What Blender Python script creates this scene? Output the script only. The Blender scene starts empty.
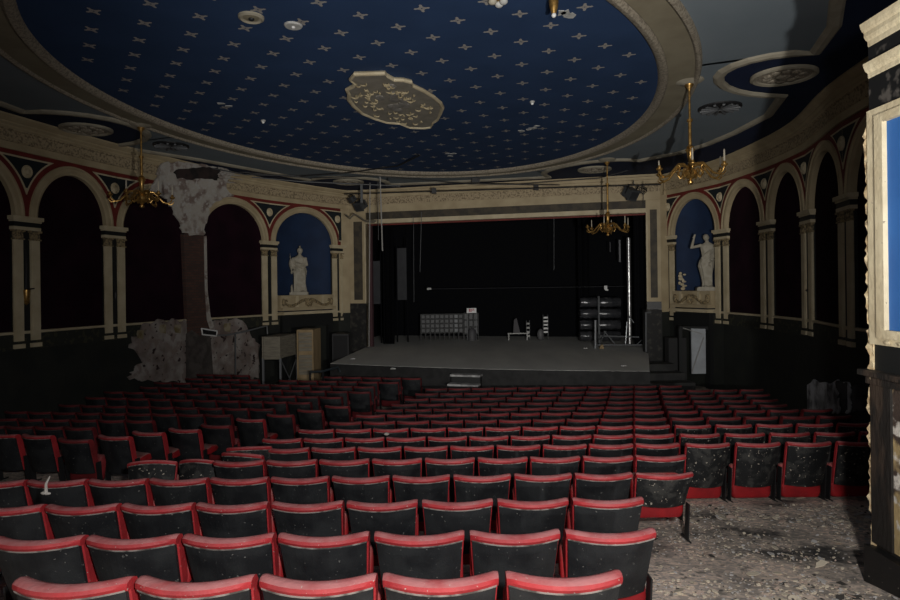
import bpy, math, random
from mathutils import Matrix, Vector
from math import sin, cos, pi, sqrt, radians, hypot
random.seed(7)
E = 3.5                     # eye height above the lowest auditorium floor; all z below are relative to the eye
COL = bpy.context.scene.collection
ROLL = .0125
F_PX = 600.0

# ------------------------------------------------------------------ helpers
def sray(x, y):
    u = x-450; v = 287.5-y
    return (u*cos(ROLL)+v*sin(ROLL))/F_PX, (-u*sin(ROLL)+v*cos(ROLL))/F_PX
def at(x, y, Y):
    a, b = sray(x, y); return Vector((a*Y, Y, b*Y))
ZC = 3.64
def onceil(x, y, Z=ZC):
    a, b = sray(x, y); d = Z/b; return (a*d, d)

class MB:
    def __init__(s): s.v = []; s.f = []; s.m = []; s.mi = 0
    def add(s, vs, fs):
        n = len(s.v); s.v += [tuple(p) for p in vs]; s.f += [tuple(i+n for i in f) for f in fs]; s.m += [s.mi]*len(fs); return s
    def box(s, x0, x1, y0, y1, z0, z1, M=None):
        vs = [Vector((x, y, z)) for z in (z0, z1) for y in (y0, y1) for x in (x0, x1)]
        if M: vs = [M @ p for p in vs]
        return s.add(vs, [(0,2,3,1),(4,5,7,6),(0,1,5,4),(2,6,7,3),(0,4,6,2),(1,3,7,5)])
    def hexa(s, b, t):      # bottom and top loops
        n = len(b); vs = list(b)+list(t)
        fs = [tuple(range(n))[::-1], tuple(range(n, 2*n))]+[(i, (i+1) % n, n+(i+1) % n, n+i) for i in range(n)]
        return s.add(vs, fs)
    def tube(s, pts, r, seg=8, cap=True):
        pts = [Vector(p) for p in pts]; n = len(pts)
        rs = r if isinstance(r, (list, tuple)) else [r]*n
        vs = []; up = None
        for i, p in enumerate(pts):
            t = (pts[min(i+1, n-1)]-pts[max(i-1, 0)]).normalized()
            if up is None:
                up = t.orthogonal().normalized()
            else:
                up = up-t*up.dot(t)
                up = up.normalized() if up.length > 1e-6 else t.orthogonal().normalized()
            w = t.cross(up)
            for k in range(seg):
                a = 2*pi*k/seg; vs.append(p+(up*cos(a)+w*sin(a))*rs[i])
        fs = [(i*seg+k, i*seg+(k+1) % seg, (i+1)*seg+(k+1) % seg, (i+1)*seg+k) for i in range(n-1) for k in range(seg)]
        if cap: fs += [tuple(range(seg))[::-1], tuple(range((n-1)*seg, n*seg))]
        return s.add(vs, fs)
    def lathe(s, prof, c=(0,0,0), seg=20, fold=None):
        vs = []; n = len(prof)
        for (r, z) in prof:
            for k in range(seg):
                a = 2*pi*k/seg; vs.append((c[0]+r*cos(a), c[1]+r*sin(a), c[2]+z))
        fs = [(i*seg+k, i*seg+(k+1) % seg, (i+1)*seg+(k+1) % seg, (i+1)*seg+k) for i in range(n-1) for k in range(seg)]
        fs += [tuple(range(seg))[::-1], tuple(range((n-1)*seg, n*seg))]
        return s.add(vs, fs)
    def ell(s, c, rx, ry, rz, seg=14, rings=9, M=None):
        vs = [Vector((0,0,rz))]
        for i in range(1, rings):
            a = pi*i/rings
            for k in range(seg):
                b = 2*pi*k/seg; vs.append(Vector((rx*sin(a)*cos(b), ry*sin(a)*sin(b), rz*cos(a))))
        vs.append(Vector((0,0,-rz)))
        if M: vs = [M @ p for p in vs]
        vs = [p+Vector(c) for p in vs]
        fs = [(0, 1+k, 1+(k+1) % seg) for k in range(seg)]
        for i in range(rings-2):
            fs += [(1+i*seg+k, 1+(i+1)*seg+k, 1+(i+1)*seg+(k+1) % seg, 1+i*seg+(k+1) % seg) for k in range(seg)]
        L = len(vs)-1; b0 = 1+(rings-2)*seg
        fs += [(L, b0+(k+1) % seg, b0+k) for k in range(seg)]
        return s.add(vs, fs)
    def sweep(s, path, nrm, prof, closed=False, closeprof=False):
        n = len(path); m = len(prof); vs = []
        for p, q in zip(path, nrm):
            for (w, z) in prof: vs.append((p[0]+q[0]*w, p[1]+q[1]*w, z))
        fs = []
        for i in range(n if closed else n-1):
            j = (i+1) % n
            for k in range(m if closeprof else m-1):
                l = (k+1) % m
                fs.append((i*m+k, j*m+k, j*m+l, i*m+l))
        return s.add(vs, fs)
    def build(s, name, mats, parent=None, local=False, smooth=False, edges=None):
        me = bpy.data.meshes.new(name)
        off = Vector((0,0,0)) if local else Vector((0,0,E))
        p = parent
        while p is not None and not local:
            off = off-Vector(p.location); p = p.parent
        me.from_pydata([Vector(q)+off for q in s.v], [], s.f)
        mats = mats if isinstance(mats, (list, tuple)) else [mats]
        for m in mats: me.materials.append(m)
        if len(mats) > 1: me.polygons.foreach_set('material_index', s.m)
        import bmesh
        bm = bmesh.new(); bm.from_mesh(me); bmesh.ops.recalc_face_normals(bm, faces=bm.faces); bm.to_mesh(me); bm.free()
        if smooth:
            me.polygons.foreach_set('use_smooth', [True]*len(me.polygons))
            me.set_sharp_from_angle(angle=radians(40))
        me.update()
        o = bpy.data.objects.new(name, me); COL.objects.link(o)
        if parent is not None: o.parent = parent
        return o

def tag(o, label=None, cat=None, group=None, kind=None):
    if label: o['label'] = label
    if cat: o['category'] = cat
    if group: o['group'] = group
    if kind: o['kind'] = kind
    return o
def thing(name, label, cat, loc=(0,0,0), rz=0, group=None):
    o = bpy.data.objects.new(name, None); COL.objects.link(o)
    o.empty_display_size = .1
    o.location = (loc[0], loc[1], loc[2]+E); o.rotation_euler = (0,0,rz)
    return tag(o, label, cat, group)
def struct(o, label=None, cat=None): return tag(o, label, cat, kind='structure')
def copy_tree(o, parent=None):
    c = o.copy(); COL.objects.link(c)
    if parent is not None: c.parent = parent
    for ch in list(o.children): copy_tree(ch, c)
    return c

# ------------------------------------------------------------------ materials
def mat(name, col, rough=.8, metal=0, col2=None, scale=4, lo=.4, hi=.6, detail=6, bump=0, bscale=None, spk=None, spk_scale=60, spk_t=.68, tex='NOISE', dust=None, rnd=False, spec=None, stretch=None, world=False, lo2=None, col3=None):
    m = bpy.data.materials.new(name); m.use_nodes = True
    nt = m.node_tree; N = nt.nodes; L = nt.links; b = N['Principled BSDF']
    b.inputs['Roughness'].default_value = rough; b.inputs['Metallic'].default_value = metal
    if spec is not None: b.inputs['Specular IOR Level'].default_value = spec
    tc = N.new('ShaderNodeTexCoord'); vec = tc.outputs['Object']
    if world:
        g = N.new('ShaderNodeNewGeometry'); vec = g.outputs['Position']
    if rnd:
        oi = N.new('ShaderNodeObjectInfo'); ml = N.new('ShaderNodeMath'); ml.operation = 'MULTIPLY'; ml.inputs[1].default_value = 57.3
        L.new(oi.outputs['Random'], ml.inputs[0]); ad = N.new('ShaderNodeVectorMath'); ad.operation = 'ADD'
        L.new(vec, ad.inputs[0]); L.new(ml.outputs[0], ad.inputs[1]); vec = ad.outputs[0]
    if stretch:
        mp = N.new('ShaderNodeMapping'); mp.inputs['Scale'].default_value = stretch; L.new(vec, mp.inputs['Vector']); vec = mp.outputs[0]
    def noise(sc, det=6):
        n = N.new('ShaderNodeTexNoise'); n.inputs['Scale'].default_value = sc; n.inputs['Detail'].default_value = det; L.new(vec, n.inputs['Vector']); return n.outputs['Fac']
    def ramp(src, a, c):
        r = N.new('ShaderNodeMapRange'); r.inputs['From Min'].default_value = a; r.inputs['From Max'].default_value = c; L.new(src, r.inputs['Value']); return r.outputs[0]
    def mix(f, a, c):
        x = N.new('ShaderNodeMix'); x.data_type = 'RGBA'; L.new(f, x.inputs[0])
        for s_, q in ((6, a), (7, c)):
            if isinstance(q, tuple): x.inputs[s_].default_value = (*q, 1)
            else: L.new(q, x.inputs[s_])
        return x.outputs[2]
    cur = tuple(col)
    if col2:
        if tex == 'VORONOI':
            v = N.new('ShaderNodeTexVoronoi'); v.inputs['Scale'].default_value = scale; L.new(vec, v.inputs['Vector'])
            sp = N.new('ShaderNodeSeparateColor'); L.new(v.outputs['Color'], sp.inputs[0]); src = sp.outputs[0]
        else: src = noise(scale, detail)
        cur = mix(ramp(src, lo, hi), cur, tuple(col2))
    if col3:
        cur = mix(ramp(noise(scale*2.7, 8), .52, .6), cur, tuple(col3))
    if dust:
        g = N.new('ShaderNodeNewGeometry'); sp = N.new('ShaderNodeSeparateXYZ'); L.new(g.outputs['Normal'], sp.inputs[0])
        mu = N.new('ShaderNodeMath'); mu.operation = 'MULTIPLY'; L.new(ramp(sp.outputs[2], .1, 1), mu.inputs[0]); L.new(ramp(noise(9, 8), .15, .6), mu.inputs[1])
        cur = mix(mu.outputs[0], cur, tuple(dust))
    if spk:
        cur = mix(ramp(noise(spk_scale, 3), spk_t, spk_t+.03), cur, tuple(spk))
    if isinstance(cur, tuple): b.inputs['Base Color'].default_value = (*cur, 1)
    else: L.new(cur, b.inputs['Base Color'])
    if bump:
        bp = N.new('ShaderNodeBump'); bp.inputs['Strength'].default_value = bump; bp.inputs['Distance'].default_value = .03
        L.new(noise(bscale or scale*3, 8), bp.inputs['Height']); L.new(bp.outputs[0], b.inputs['Normal'])
    return m

M = {}
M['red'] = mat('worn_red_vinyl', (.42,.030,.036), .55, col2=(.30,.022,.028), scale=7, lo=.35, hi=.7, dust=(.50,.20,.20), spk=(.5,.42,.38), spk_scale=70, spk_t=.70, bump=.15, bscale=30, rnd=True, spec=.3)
M['reddark'] = mat('falloff_darkened_red_vinyl', (.17,.020,.024), .6, col2=(.09,.012,.014), scale=4, rnd=True, spec=.2, dust=(.16,.06,.06))  # same red vinyl, flash falloff on the farthest seats painted in darker
M['reddim'] = mat('falloff_dimmed_red_vinyl', (.24,.026,.030), .6, col2=(.15,.018,.02), scale=5, rnd=True, spec=.2, dust=(.24,.09,.09))  # red vinyl dimmed in colour to stand for distance from the flash
M['trimdark'] = mat('falloff_darkened_edging', (.07,.065,.06), .6)  # edging of those seats, darkened along with the painted falloff
M['redseat'] = mat('red_vinyl', (.38,.018,.022), .5, col2=(.26,.014,.018), scale=5, dust=(.36,.2,.18), spk=(.5,.4,.35), spk_scale=50, spk_t=.72, rnd=True, spec=.3)
M['black'] = mat('scuffed_black_panel', (.010,.011,.013), .6, col2=(.022,.024,.026), scale=5, spk=(.16,.16,.15), spk_scale=42, spk_t=.69, bump=.1, bscale=80, rnd=True, spec=.3)
M['black_worn'] = mat('worn_black_panel', (.014,.015,.016), .65, col2=(.045,.045,.043), scale=9, lo=.5, hi=.62, spk=(.42,.38,.32), spk_scale=34, spk_t=.66, bump=.2, bscale=60, rnd=True, spec=.25)
M['trim'] = mat('worn_light_edging', (.30,.28,.26), .45, col2=(.08,.075,.07), scale=14, lo=.45, hi=.6, rnd=True)
M['iron'] = mat('black_cast_iron', (.012,.012,.013), .55)
M['brass'] = mat('aged_brass', (.55,.33,.10), .38, .75, col2=(.30,.17,.05), scale=18)
M['candle'] = mat('ivory_candle_tube', (.42,.38,.30), .6)
M['cream'] = mat('cream_paint', (.46,.375,.235), .7, col2=(.36,.285,.17), scale=2.2, lo=.35, hi=.7, bump=.08, bscale=12, world=True)
M['creamlight'] = mat('pale_cream_paint', (.58,.50,.34), .7, col2=(.46,.38,.24), scale=3, lo=.35, hi=.7, world=True)
M['frieze'] = mat('ornamental_plaster_frieze', (.42,.335,.21), .8, col2=(.20,.155,.095), scale=19, lo=.48, hi=.6, detail=3, bump=.5, bscale=16, world=True)
M['capital'] = mat('gilded_capital', (.33,.25,.13), .7, col2=(.10,.08,.05), scale=22, lo=.45, hi=.6, bump=.4, bscale=30, world=True)
M['redpaint'] = mat('oxblood_paint', (.17,.020,.014), .7, col2=(.13,.015,.011), scale=3, world=True)
M['navy'] = mat('blue_black_paint', (.008,.013,.017), .7)
M['blackpaint'] = mat('black_paint', (.010,.011,.011), .6)
M['plum'] = mat('dark_plum_wallcloth', (.018,.0055,.011), .95, col2=(.012,.004,.008), scale=1.5, world=True, spec=.1)
M['bluewall'] = mat('deep_blue_paint', (.006,.020,.060), .8, col2=(.008,.026,.075), scale=2, world=True)
M['dado'] = mat('blackened_dado', (.010,.012,.010), .8, col2=(.016,.018,.014), scale=2, world=True, bump=.2)
M['dadoband'] = mat('dark_olive_dado_band', (.018,.020,.015), .8, col2=(.045,.042,.024), scale=9, lo=.56, hi=.62, detail=1, world=True)
M['blue'] = mat('midnight_blue_ceiling', (.026,.056,.132), .85, col2=(.020,.045,.108), scale=1.2, lo=.3, hi=.7, world=True, spec=.25)
M['navyceil'] = mat('dark_blue_ceiling_border', (.010,.020,.055), .85, col2=(.008,.015,.045), scale=1.2, world=True, spec=.25)
M['greyblue'] = mat('slate_ceiling', (.20,.235,.26), .85, col2=(.165,.20,.225), scale=.8, lo=.3, hi=.7, world=True, spec=.25)
M['bandtan'] = mat('olive_tan_ceiling_band', (.25,.22,.15), .85, col2=(.21,.18,.12), scale=2, world=True)
M['mould'] = mat('carved_plaster_moulding', (.32,.28,.215), .8, col2=(.19,.16,.12), scale=26, lo=.45, hi=.6, detail=2, bump=.3, bscale=30, world=True)
M['mouldplain'] = mat('cream_ceiling_moulding', (.33,.30,.23), .8, col2=(.27,.24,.18), scale=3, world=True)
M['cross'] = mat('stencilled_cream_cross', (.33,.31,.29), .85)
M['plaster'] = mat('bare_grey_plaster', (.40,.37,.33), .95, col2=(.20,.15,.13), scale=3.2, lo=.48, hi=.62, detail=10, bump=.8, bscale=7, world=True, col3=(.42,.40,.37))
M['rough'] = mat('stripped_wall', (.33,.30,.275), .95, col2=(.15,.115,.10), scale=1.5, lo=.42, hi=.6, detail=12, bump=.9, bscale=9, world=True, col3=(.22,.175,.155), spk=(.03,.015,.015), spk_scale=7, spk_t=.63)
M['hole'] = mat('dark_hole', (.035,.022,.02), 1, col2=(.012,.01,.01), scale=3, world=True)
M['ochre'] = mat('ochre_stain', (.16,.12,.05), .9, col2=(.30,.26,.18), scale=5, world=True)
M['stone'] = mat('pale_statue_plaster', (.42,.385,.31), .75, col2=(.34,.31,.24), scale=7, bump=.15)
M['stage'] = mat('grey_stage_boards', (.74,.74,.70), .85, col2=(.60,.60,.575), scale=1.1, lo=.35, hi=.7, world=True, stretch=(1,.3,1))
M['stageblack'] = mat('matt_black_stage_wall', (.0045,.0048,.006), .95, spec=.1)
M['stagefront'] = mat('black_stage_front', (.012,.012,.012), .8, col2=(.022,.022,.022), scale=6, world=True)
M['brownpanel'] = mat('brown_marbled_panel', (.070,.056,.036), .7, col2=(.038,.032,.024), scale=4, world=True)
M['marble'] = mat('black_marbled_plinth', (.012,.012,.012), .5, col2=(.055,.05,.042), scale=6, lo=.52, hi=.66, detail=9, world=True)
M['greymetal'] = mat('grey_metal', (.25,.26,.27), .4, .6)
M['silver'] = mat('bare_aluminium', (.6,.6,.6), .3, .8, col2=(.35,.35,.35), scale=12)
M['sheet'] = mat('glossy_black_sheeting', (.03,.032,.036), .22, col2=(.05,.05,.055), scale=5, bump=.7, bscale=7, spec=.8)
M['ply'] = mat('weathered_board', (.26,.235,.18), .85, col2=(.19,.17,.13), scale=4, lo=.4, hi=.6, stretch=(1,1,9))
M['plywarm'] = mat('warm_bare_wood', (.36,.26,.14), .8, col2=(.28,.20,.10), scale=5, stretch=(1,1,.4))
M['whiteboard'] = mat('pale_grey_door_leaf', (.36,.385,.41), .6, col2=(.30,.32,.34), scale=3)
M['white'] = mat('white_enamel', (.75,.75,.74), .5)
M['dullwhite'] = mat('dusty_white_plastic', (.5,.5,.48), .6, col2=(.4,.4,.38), scale=9)
M['signred'] = mat('faded_red_print', (.5,.12,.15), .6)
M['frameG'] = mat('dim_grey_frame', (.10,.105,.11), .6)
M['glassG'] = mat('dull_window_pane', (.035,.037,.04), .3)
M['rope'] = mat('pale_cord', (.34,.33,.31), .8)
M['cream2'] = mat('weathered_cream_frame', (.72,.63,.43), .7, col2=(.58,.49,.32), scale=5, lo=.4, hi=.65, bump=.25, bscale=25, world=True, spk=(.2,.15,.1), spk_scale=30, spk_t=.7)
M['brightblue'] = mat('bright_blue_panel', (.03,.15,.46), .75, col2=(.025,.125,.40), scale=2, world=True, spk=(.4,.42,.45), spk_scale=25, spk_t=.76)
M['woodblack'] = mat('peeling_black_woodwork', (.016,.014,.012), .65, col2=(.05,.035,.025), scale=4, lo=.5, hi=.62, detail=9, world=True, spk=(.55,.45,.30), spk_scale=8, spk_t=.68, stretch=(1,1.6,.55), bump=.4, bscale=20)
M['peel'] = mat('peeling_ochre_plaster', (.42,.31,.15), .9, col2=(.06,.04,.03), scale=3.4, lo=.46, hi=.53, detail=10, world=True, col3=(.62,.58,.52), bump=.7, bscale=12)
M['lath'] = mat('broken_plaster_edge', (.66,.54,.34), .95, col2=(.42,.30,.16), scale=12, bump=.8, bscale=25, world=True)
M['skirt'] = mat('black_skirting', (.010,.010,.010), .5, spk=(.3,.27,.22), spk_scale=30, spk_t=.68, world=True)
def floor_mat():
    m = bpy.data.materials.new('debris_strewn_floor'); m.use_nodes = True; nt = m.node_tree; N = nt.nodes; L = nt.links; b = N['Principled BSDF']; b.inputs['Roughness'].default_value = .9
    b.inputs['Specular IOR Level'].default_value = .2
    g = N.new('ShaderNodeNewGeometry')
    n1 = N.new('ShaderNodeTexNoise'); n1.inputs['Scale'].default_value = 1.3; n1.inputs['Detail'].default_value = 9; n1.inputs['Roughness'].default_value = .65; L.new(g.outputs['Position'], n1.inputs['Vector'])
    n2 = N.new('ShaderNodeTexNoise'); n2.inputs['Scale'].default_value = 14; n2.inputs['Detail'].default_value = 8; L.new(g.outputs['Position'], n2.inputs['Vector'])
    v = N.new('ShaderNodeTexVoronoi'); v.inputs['Scale'].default_value = 32; L.new(g.outputs['Position'], v.inputs['Vector'])
    sp = N.new('ShaderNodeSeparateColor'); L.new(v.outputs['Color'], sp.inputs[0])
    r = N.new('ShaderNodeValToRGB'); L.new(n1.outputs['Fac'], r.inputs[0])
    e = r.color_ramp.elements; e[0].position = .35; e[0].color = (.10,.10,.10,1); e[1].position = .55; e[1].color = (.80,.70,.62,1)
    q = r.color_ramp.elements.new(.45); q.color = (.50,.455,.41,1)
    r2 = N.new('ShaderNodeValToRGB'); L.new(sp.outputs[0], r2.inputs[0])
    e = r2.color_ramp.elements; e[0].position = .0; e[0].color = (.65,.65,.66,1); e[1].position = 1; e[1].color = (1.4,1.3,1.2,1)
    x = N.new('ShaderNodeMix'); x.data_type = 'RGBA'; x.blend_type = 'MULTIPLY'; x.inputs[0].default_value = 1; L.new(r.outputs[0], x.inputs[6]); L.new(r2.outputs[0], x.inputs[7])
    r3 = N.new('ShaderNodeMapRange'); r3.inputs['From Min'].default_value = .58; r3.inputs['From Max'].default_value = .66; L.new(n2.outputs['Fac'], r3.inputs['Value'])
    y = N.new('ShaderNodeMix'); y.data_type = 'RGBA'; L.new(r3.outputs[0], y.inputs[0]); L.new(x.outputs[2], y.inputs[6]); y.inputs[7].default_value = (.30,.27,.23,1)
    L.new(y.outputs[2], b.inputs['Base Color'])
    bp = N.new('ShaderNodeBump'); bp.inputs['Strength'].default_value = .3; bp.inputs['Distance'].default_value = .02; L.new(n2.outputs['Fac'], bp.inputs['Height']); L.new(bp.outputs[0], b.inputs['Normal'])
    return m
M['floor'] = floor_mat()
def brick_mat():
    m = bpy.data.materials.new('exposed_brickwork'); m.use_nodes = True; nt = m.node_tree; N = nt.nodes; L = nt.links; b = N['Principled BSDF']; b.inputs['Roughness'].default_value = .9
    tc = N.new('ShaderNodeTexCoord'); sp = N.new('ShaderNodeSeparateXYZ'); L.new(tc.outputs['Object'], sp.inputs[0])
    ad = N.new('ShaderNodeMath'); ad.operation = 'ADD'; L.new(sp.outputs[0], ad.inputs[0]); L.new(sp.outputs[1], ad.inputs[1])
    cb = N.new('ShaderNodeCombineXYZ'); L.new(ad.outputs[0], cb.inputs[0]); L.new(sp.outputs[2], cb.inputs[1])
    br = N.new('ShaderNodeTexBrick'); br.inputs['Scale'].default_value = 1; br.inputs['Brick Width'].default_value = .22; br.inputs['Row Height'].default_value = .075; br.inputs['Mortar Size'].default_value = .008
    br.inputs['Color1'].default_value = (.10,.045,.032,1); br.inputs['Color2'].default_value = (.06,.032,.026,1); br.inputs['Mortar'].default_value = (.045,.04,.036,1)
    L.new(cb.outputs[0], br.inputs['Vector']); L.new(br.outputs['Color'], b.inputs['Base Color']); return m
M['brick'] = brick_mat()

# ------------------------------------------------------------------ plan of the auditorium
LP = [(-9.9,-4), (-9.95,3), (-9.9,8.2), (-9.6,10.5), (-9.05,12.8), (-8.4,15.0), (-7.44,17.5), (-6.03,20.0), (-4.15,22.3)]
RP = [(5.3,5.0), (6.3,6.7), (6.95,8.8), (7.36,11.1), (8.05,13.45), (8.22,15.5), (8.08,17.76), (7.3,20.0)]
PRL, PRR = Vector((-3.10,22.40)), Vector((6.55,20.00))       # proscenium opening
PD = (PRR-PRL).normalized(); PN = Vector((PD.y, -PD.x))      # towards the room
if PN.y > 0: PN = -PN
OL = PRL-PD*.64; OR = PRR+PD*.46
ZF = [(-6,-1.75),(1.8,-1.82),(2.65,-1.91),(3.43,-2.05),(4.4,-2.20),(5.4,-2.38),(6.27,-2.52),(7.15,-2.64),(8.0,-2.74),(8.9,-2.83),(9.8,-2.92),(10.75,-3.03),(11.55,-3.10),(12.3,-3.145),(13.0,-3.165),(13.65,-3.17),(30,-3.17)]
def lerp(T, y):
    if y <= T[0][0]: return T[0][1]
    for (a, p), (b, q) in zip(T, T[1:]):
        if y <= b: return p+(q-p)*(y-a)/(b-a)
    return T[-1][1]
def zf(y): return lerp(ZF, y)
ZT = [(2.65,-1.25),(3.43,-1.386),(4.38,-1.54),(5.43,-1.685),(6.27,-1.77),(7.15,-1.877),(8.0,-1.975),(8.9,-2.065),(9.8,-2.155),(10.75,-2.245),(11.55,-2.315),(12.3,-2.36),(13.0,-2.38),(13.65,-2.385),(19,-2.385)]
def zt(y): return lerp(ZT, y)

# floor and ceiling
ys = [-4,-1,1.8,2.65,3.43,4.4,5.4,6.27,7.15,8,8.9,9.8,10.75,11.65,12.55,13.45,14.35,15.2,17,20,30]
mb = MB(); vs = []
for y in ys: vs += [(-11,y,zf(y)),(11,y,zf(y))]
mb.add(vs, [(2*i,2*i+1,2*i+3,2*i+2) for i in range(len(ys)-1)])
struct(mb.build('floor', M['floor']), 'debris covered raked auditorium floor', 'floor')
mb = MB(); mb.box(-11, 11, -4.2, 31, ZC+.02, ZC+.2)
struct(mb.build('ceiling', M['navyceil']), 'dark blue painted ceiling border along the walls', 'ceiling')

# ---- ceiling field (slate) with scalloped edge
def scal(c, a0, a1, r, n=12):
    return [(c[0]+r*cos(a0+(a1-a0)*i/n), c[1]+r*sin(a0+(a1-a0)*i/n)) for i in range(n+1)]
def arc3(p, q, depth_pt, n=12):          # half-ellipse bulge from p to q through depth_pt
    p, q, d = Vector(p), Vector(q), Vector(depth_pt); c = (p+q)/2; u = (p-q)/2; w = d-c
    return [tuple(c+u*cos(pi*i/n)+w*sin(pi*i/n)) for i in range(n+1)]
right_edge = [(3.6,4.6),(4.55,6.3),(5.04,7.73),(5.48,8.48)]+arc3((5.79,9.42),(6.48,11.6),(4.75,10.5))+[(6.9,12.9),(6.87,14.38),(6.7,15.5),(6.36,16.47)]
far_edge = arc3((5.54,17.45),(3.4,19.9),(3.55,18.05))
far_mid = [(1.6,20.25),(-.6,20.7)]
far_left = arc3((-2.2,21.0),(-4.6,19.9),(-2.9,19.6))
left_edge = [(-5.5,18.6),(-6.9,16.6)]+arc3((-8.39,14.88),(-8.5,12.0),(-6.85,13.3))+[(-8.6,10.8),(-8.5,8.5),(-7.9,6.3),(-7.0,4.6)]
edge = right_edge+far_edge+far_mid+far_left+left_edge
def inset_normals(path, closed=False):
    n = len(path); out = []
    for i in range(n):
        a = Vector(path[(i-1) % n] if closed or i > 0 else path[i]); b = Vector(path[(i+1) % n] if closed or i < n-1 else path[i])
        t = (b-a).normalized(); out.append((-t.y, t.x))
    return out
CC = (-1.0,12.0)
mb = MB(); n = len(edge)
mb.add([(CC[0],CC[1],ZC)]+[(p[0],p[1],ZC) for p in edge], [(0,i+1,i+2) for i in range(n-1)]+[(0,n,1)])
struct(mb.build('ceiling', M['greyblue']), 'slate blue ceiling field with scalloped edge around the oval', 'ceiling')
mb = MB(); nr = inset_normals(edge, False)
mb.sweep(edge, nr, [(-.09,ZC),(-.09,ZC-.03),(-.05,ZC-.06),(.03,ZC-.06),(.08,ZC-.03),(.10,ZC)])
struct(mb.build('trim_1', M['mouldplain']), 'cream moulding outlining the slate ceiling field', 'moulding')
# ---- the great oval
EC = Vector((-1.04,12.17)); EA = radians(18.5); ax_l = Vector((sin(EA), cos(EA))); ax_s = Vector((cos(EA), -sin(EA)))
AL, AS = 6.84, 5.03
NE = 160
ep = [tuple(EC+ax_s*AS*cos(2*pi*i/NE)+ax_l*AL*sin(2*pi*i/NE)) for i in range(NE)]
en = []
for i in range(NE):
    a = 2*pi*i/NE; v = (ax_s*cos(a)/AS+ax_l*sin(a)/AL).normalized(); en.append(tuple(v))
mb = MB(); mb.mi = 0
mb.add([(EC.x,EC.y,ZC-.005)]+[(p[0],p[1],ZC-.005) for p in ep], [(0,i+1,(i+1) % NE+1) for i in range(NE)])
mb.mi = 1
ua = Vector((.824,-.174)); va = Vector((.121,.907)); g0 = Vector((.975,7.984))
def inside(p, k=.955):
    d = Vector(p)-EC; return (d.dot(ax_s)/AS)**2+(d.dot(ax_l)/AL)**2 < k*k
MC = Vector((-1.02,11.75))
ca, sa = cos(radians(-10)), sin(radians(-10))
for i in range(-14, 15):
    for j in range(-14, 15):
        for h in (0, .5):
            p = g0+ua*(i+h)+va*(j+h)
            if not inside(p): continue
            if (p-MC).length < .9 and hypot((p.x-MC.x)/.75, (p.y-MC.y)/1.5) < .9: continue
            z = ZC-.012
            for k in range(4):
                a = k*pi/2-radians(10); d = Vector((cos(a), sin(a))); w = Vector((-d.y, d.x))
                pts = [p+d*.008, p+d*.035+w*.030, p+d*.065+w*.018, p+d*.09+w*.022, p+d*.112, p+d*.09-w*.022, p+d*.065-w*.018, p+d*.035-w*.030]
                mb.add([(q.x,q.y,z) for q in pts], [tuple(range(8))])
            for k in range(4):
                a = k*pi/2-radians(10)+pi/4; d = Vector((cos(a), sin(a))); w = Vector((-d.y, d.x))
                pts = [p+d*.008, p+d*.03+w*.012, p+d*.05, p+d*.03-w*.012]
                mb.add([(q.x,q.y,z) for q in pts], [(0,1,2,3)])
struct(mb.build('ceiling', [M['blue'], M['cross']]), 'midnight blue oval ceiling stencilled with rows of cream crosses', 'ceiling')
mb = MB(); mb.sweep(ep, en, [(-.02,ZC-.005),(0,ZC-.05),(.04,ZC-.09),(.10,ZC-.10),(.14,ZC-.07),(.15,ZC-.04)], closed=True)
struct(mb.build('trim_2', M['mould'], smooth=True), 'carved inner rim moulding of the blue oval ceiling', 'moulding')
mb = MB(); mb.sweep(ep, en, [(.15,ZC-.035),(.57,ZC-.035)], closed=True)
struct(mb.build('trim_3', M['bandtan']), 'flat olive tan band around the blue oval ceiling', 'moulding')
mb = MB(); mb.sweep(ep, en, [(.57,ZC-.035),(.58,ZC-.06),(.61,ZC-.08),(.65,ZC-.07),(.67,ZC-.04),(.68,ZC)], closed=True)
struct(mb.build('trim_4', M['mould'], smooth=True), 'carved outer rim moulding of the blue oval ceiling', 'moulding')

# ---- side oval plaques and vents in the ceiling
def ceil_oval(name, label, cat, c, rx, ry, ang, fretted=True, m='mould'):
    t = thing(name, label, cat, (c[0],c[1],ZC), 0)
    P = [(c[0]+rx*cos(a)*cos(ang)-ry*sin(a)*sin(ang), c[1]+rx*cos(a)*sin(ang)+ry*sin(a)*cos(ang)) for a in [2*pi*i/40 for i in range(40)]]
    Nn = [((p[0]-c[0])/hypot(p[0]-c[0],p[1]-c[1]), (p[1]-c[1])/hypot(p[0]-c[0],p[1]-c[1])) for p in P]
    b = MB(); b.sweep(P, Nn, [(.04,ZC),(.04,ZC-.04),(0,ZC-.06),(-.05,ZC-.04),(-.06,ZC-.01)], closed=True); b.build('rim', M['mouldplain'], t, smooth=True)
    b = MB(); b.add([(p[0],p[1],ZC-.02) for p in P], [tuple(range(40))]); b.build('plate', M[m], t)
    b = MB()
    for k in range(10):
        a = 2*pi*k/10; q = (c[0]+.55*rx*cos(a), c[1]+.55*ry*sin(a), ZC-.04)
        b.ell(q, rx*.16, ry*.2, .03, 8, 5)
    b.ell((c[0],c[1],ZC-.04), rx*.25, ry*.25, .05, 12, 6)
    b.build('fretwork', M['mould'], t)
    return t
ceil_oval('ceiling_plaque', 'oval fretted plaster plaque in ceiling above the right arches', 'ceiling plaque', (5.87,10.47), .50, .46, 0)
ceil_oval('ceiling_plaque', 'oval fretted plaster plaque in ceiling above the left arches', 'ceiling plaque', (-8.05,13.35), .50, .46, 0)
ceil_oval('ceiling_plaque', 'oval plaster plaque in ceiling near right end of proscenium', 'ceiling plaque', (4.55,18.7), .48, .44, 0)
ceil_oval('ceiling_plaque', 'oval plaster plaque in ceiling near left end of proscenium', 'ceiling plaque', (-3.4,20.35), .48, .44, 0)
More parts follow.
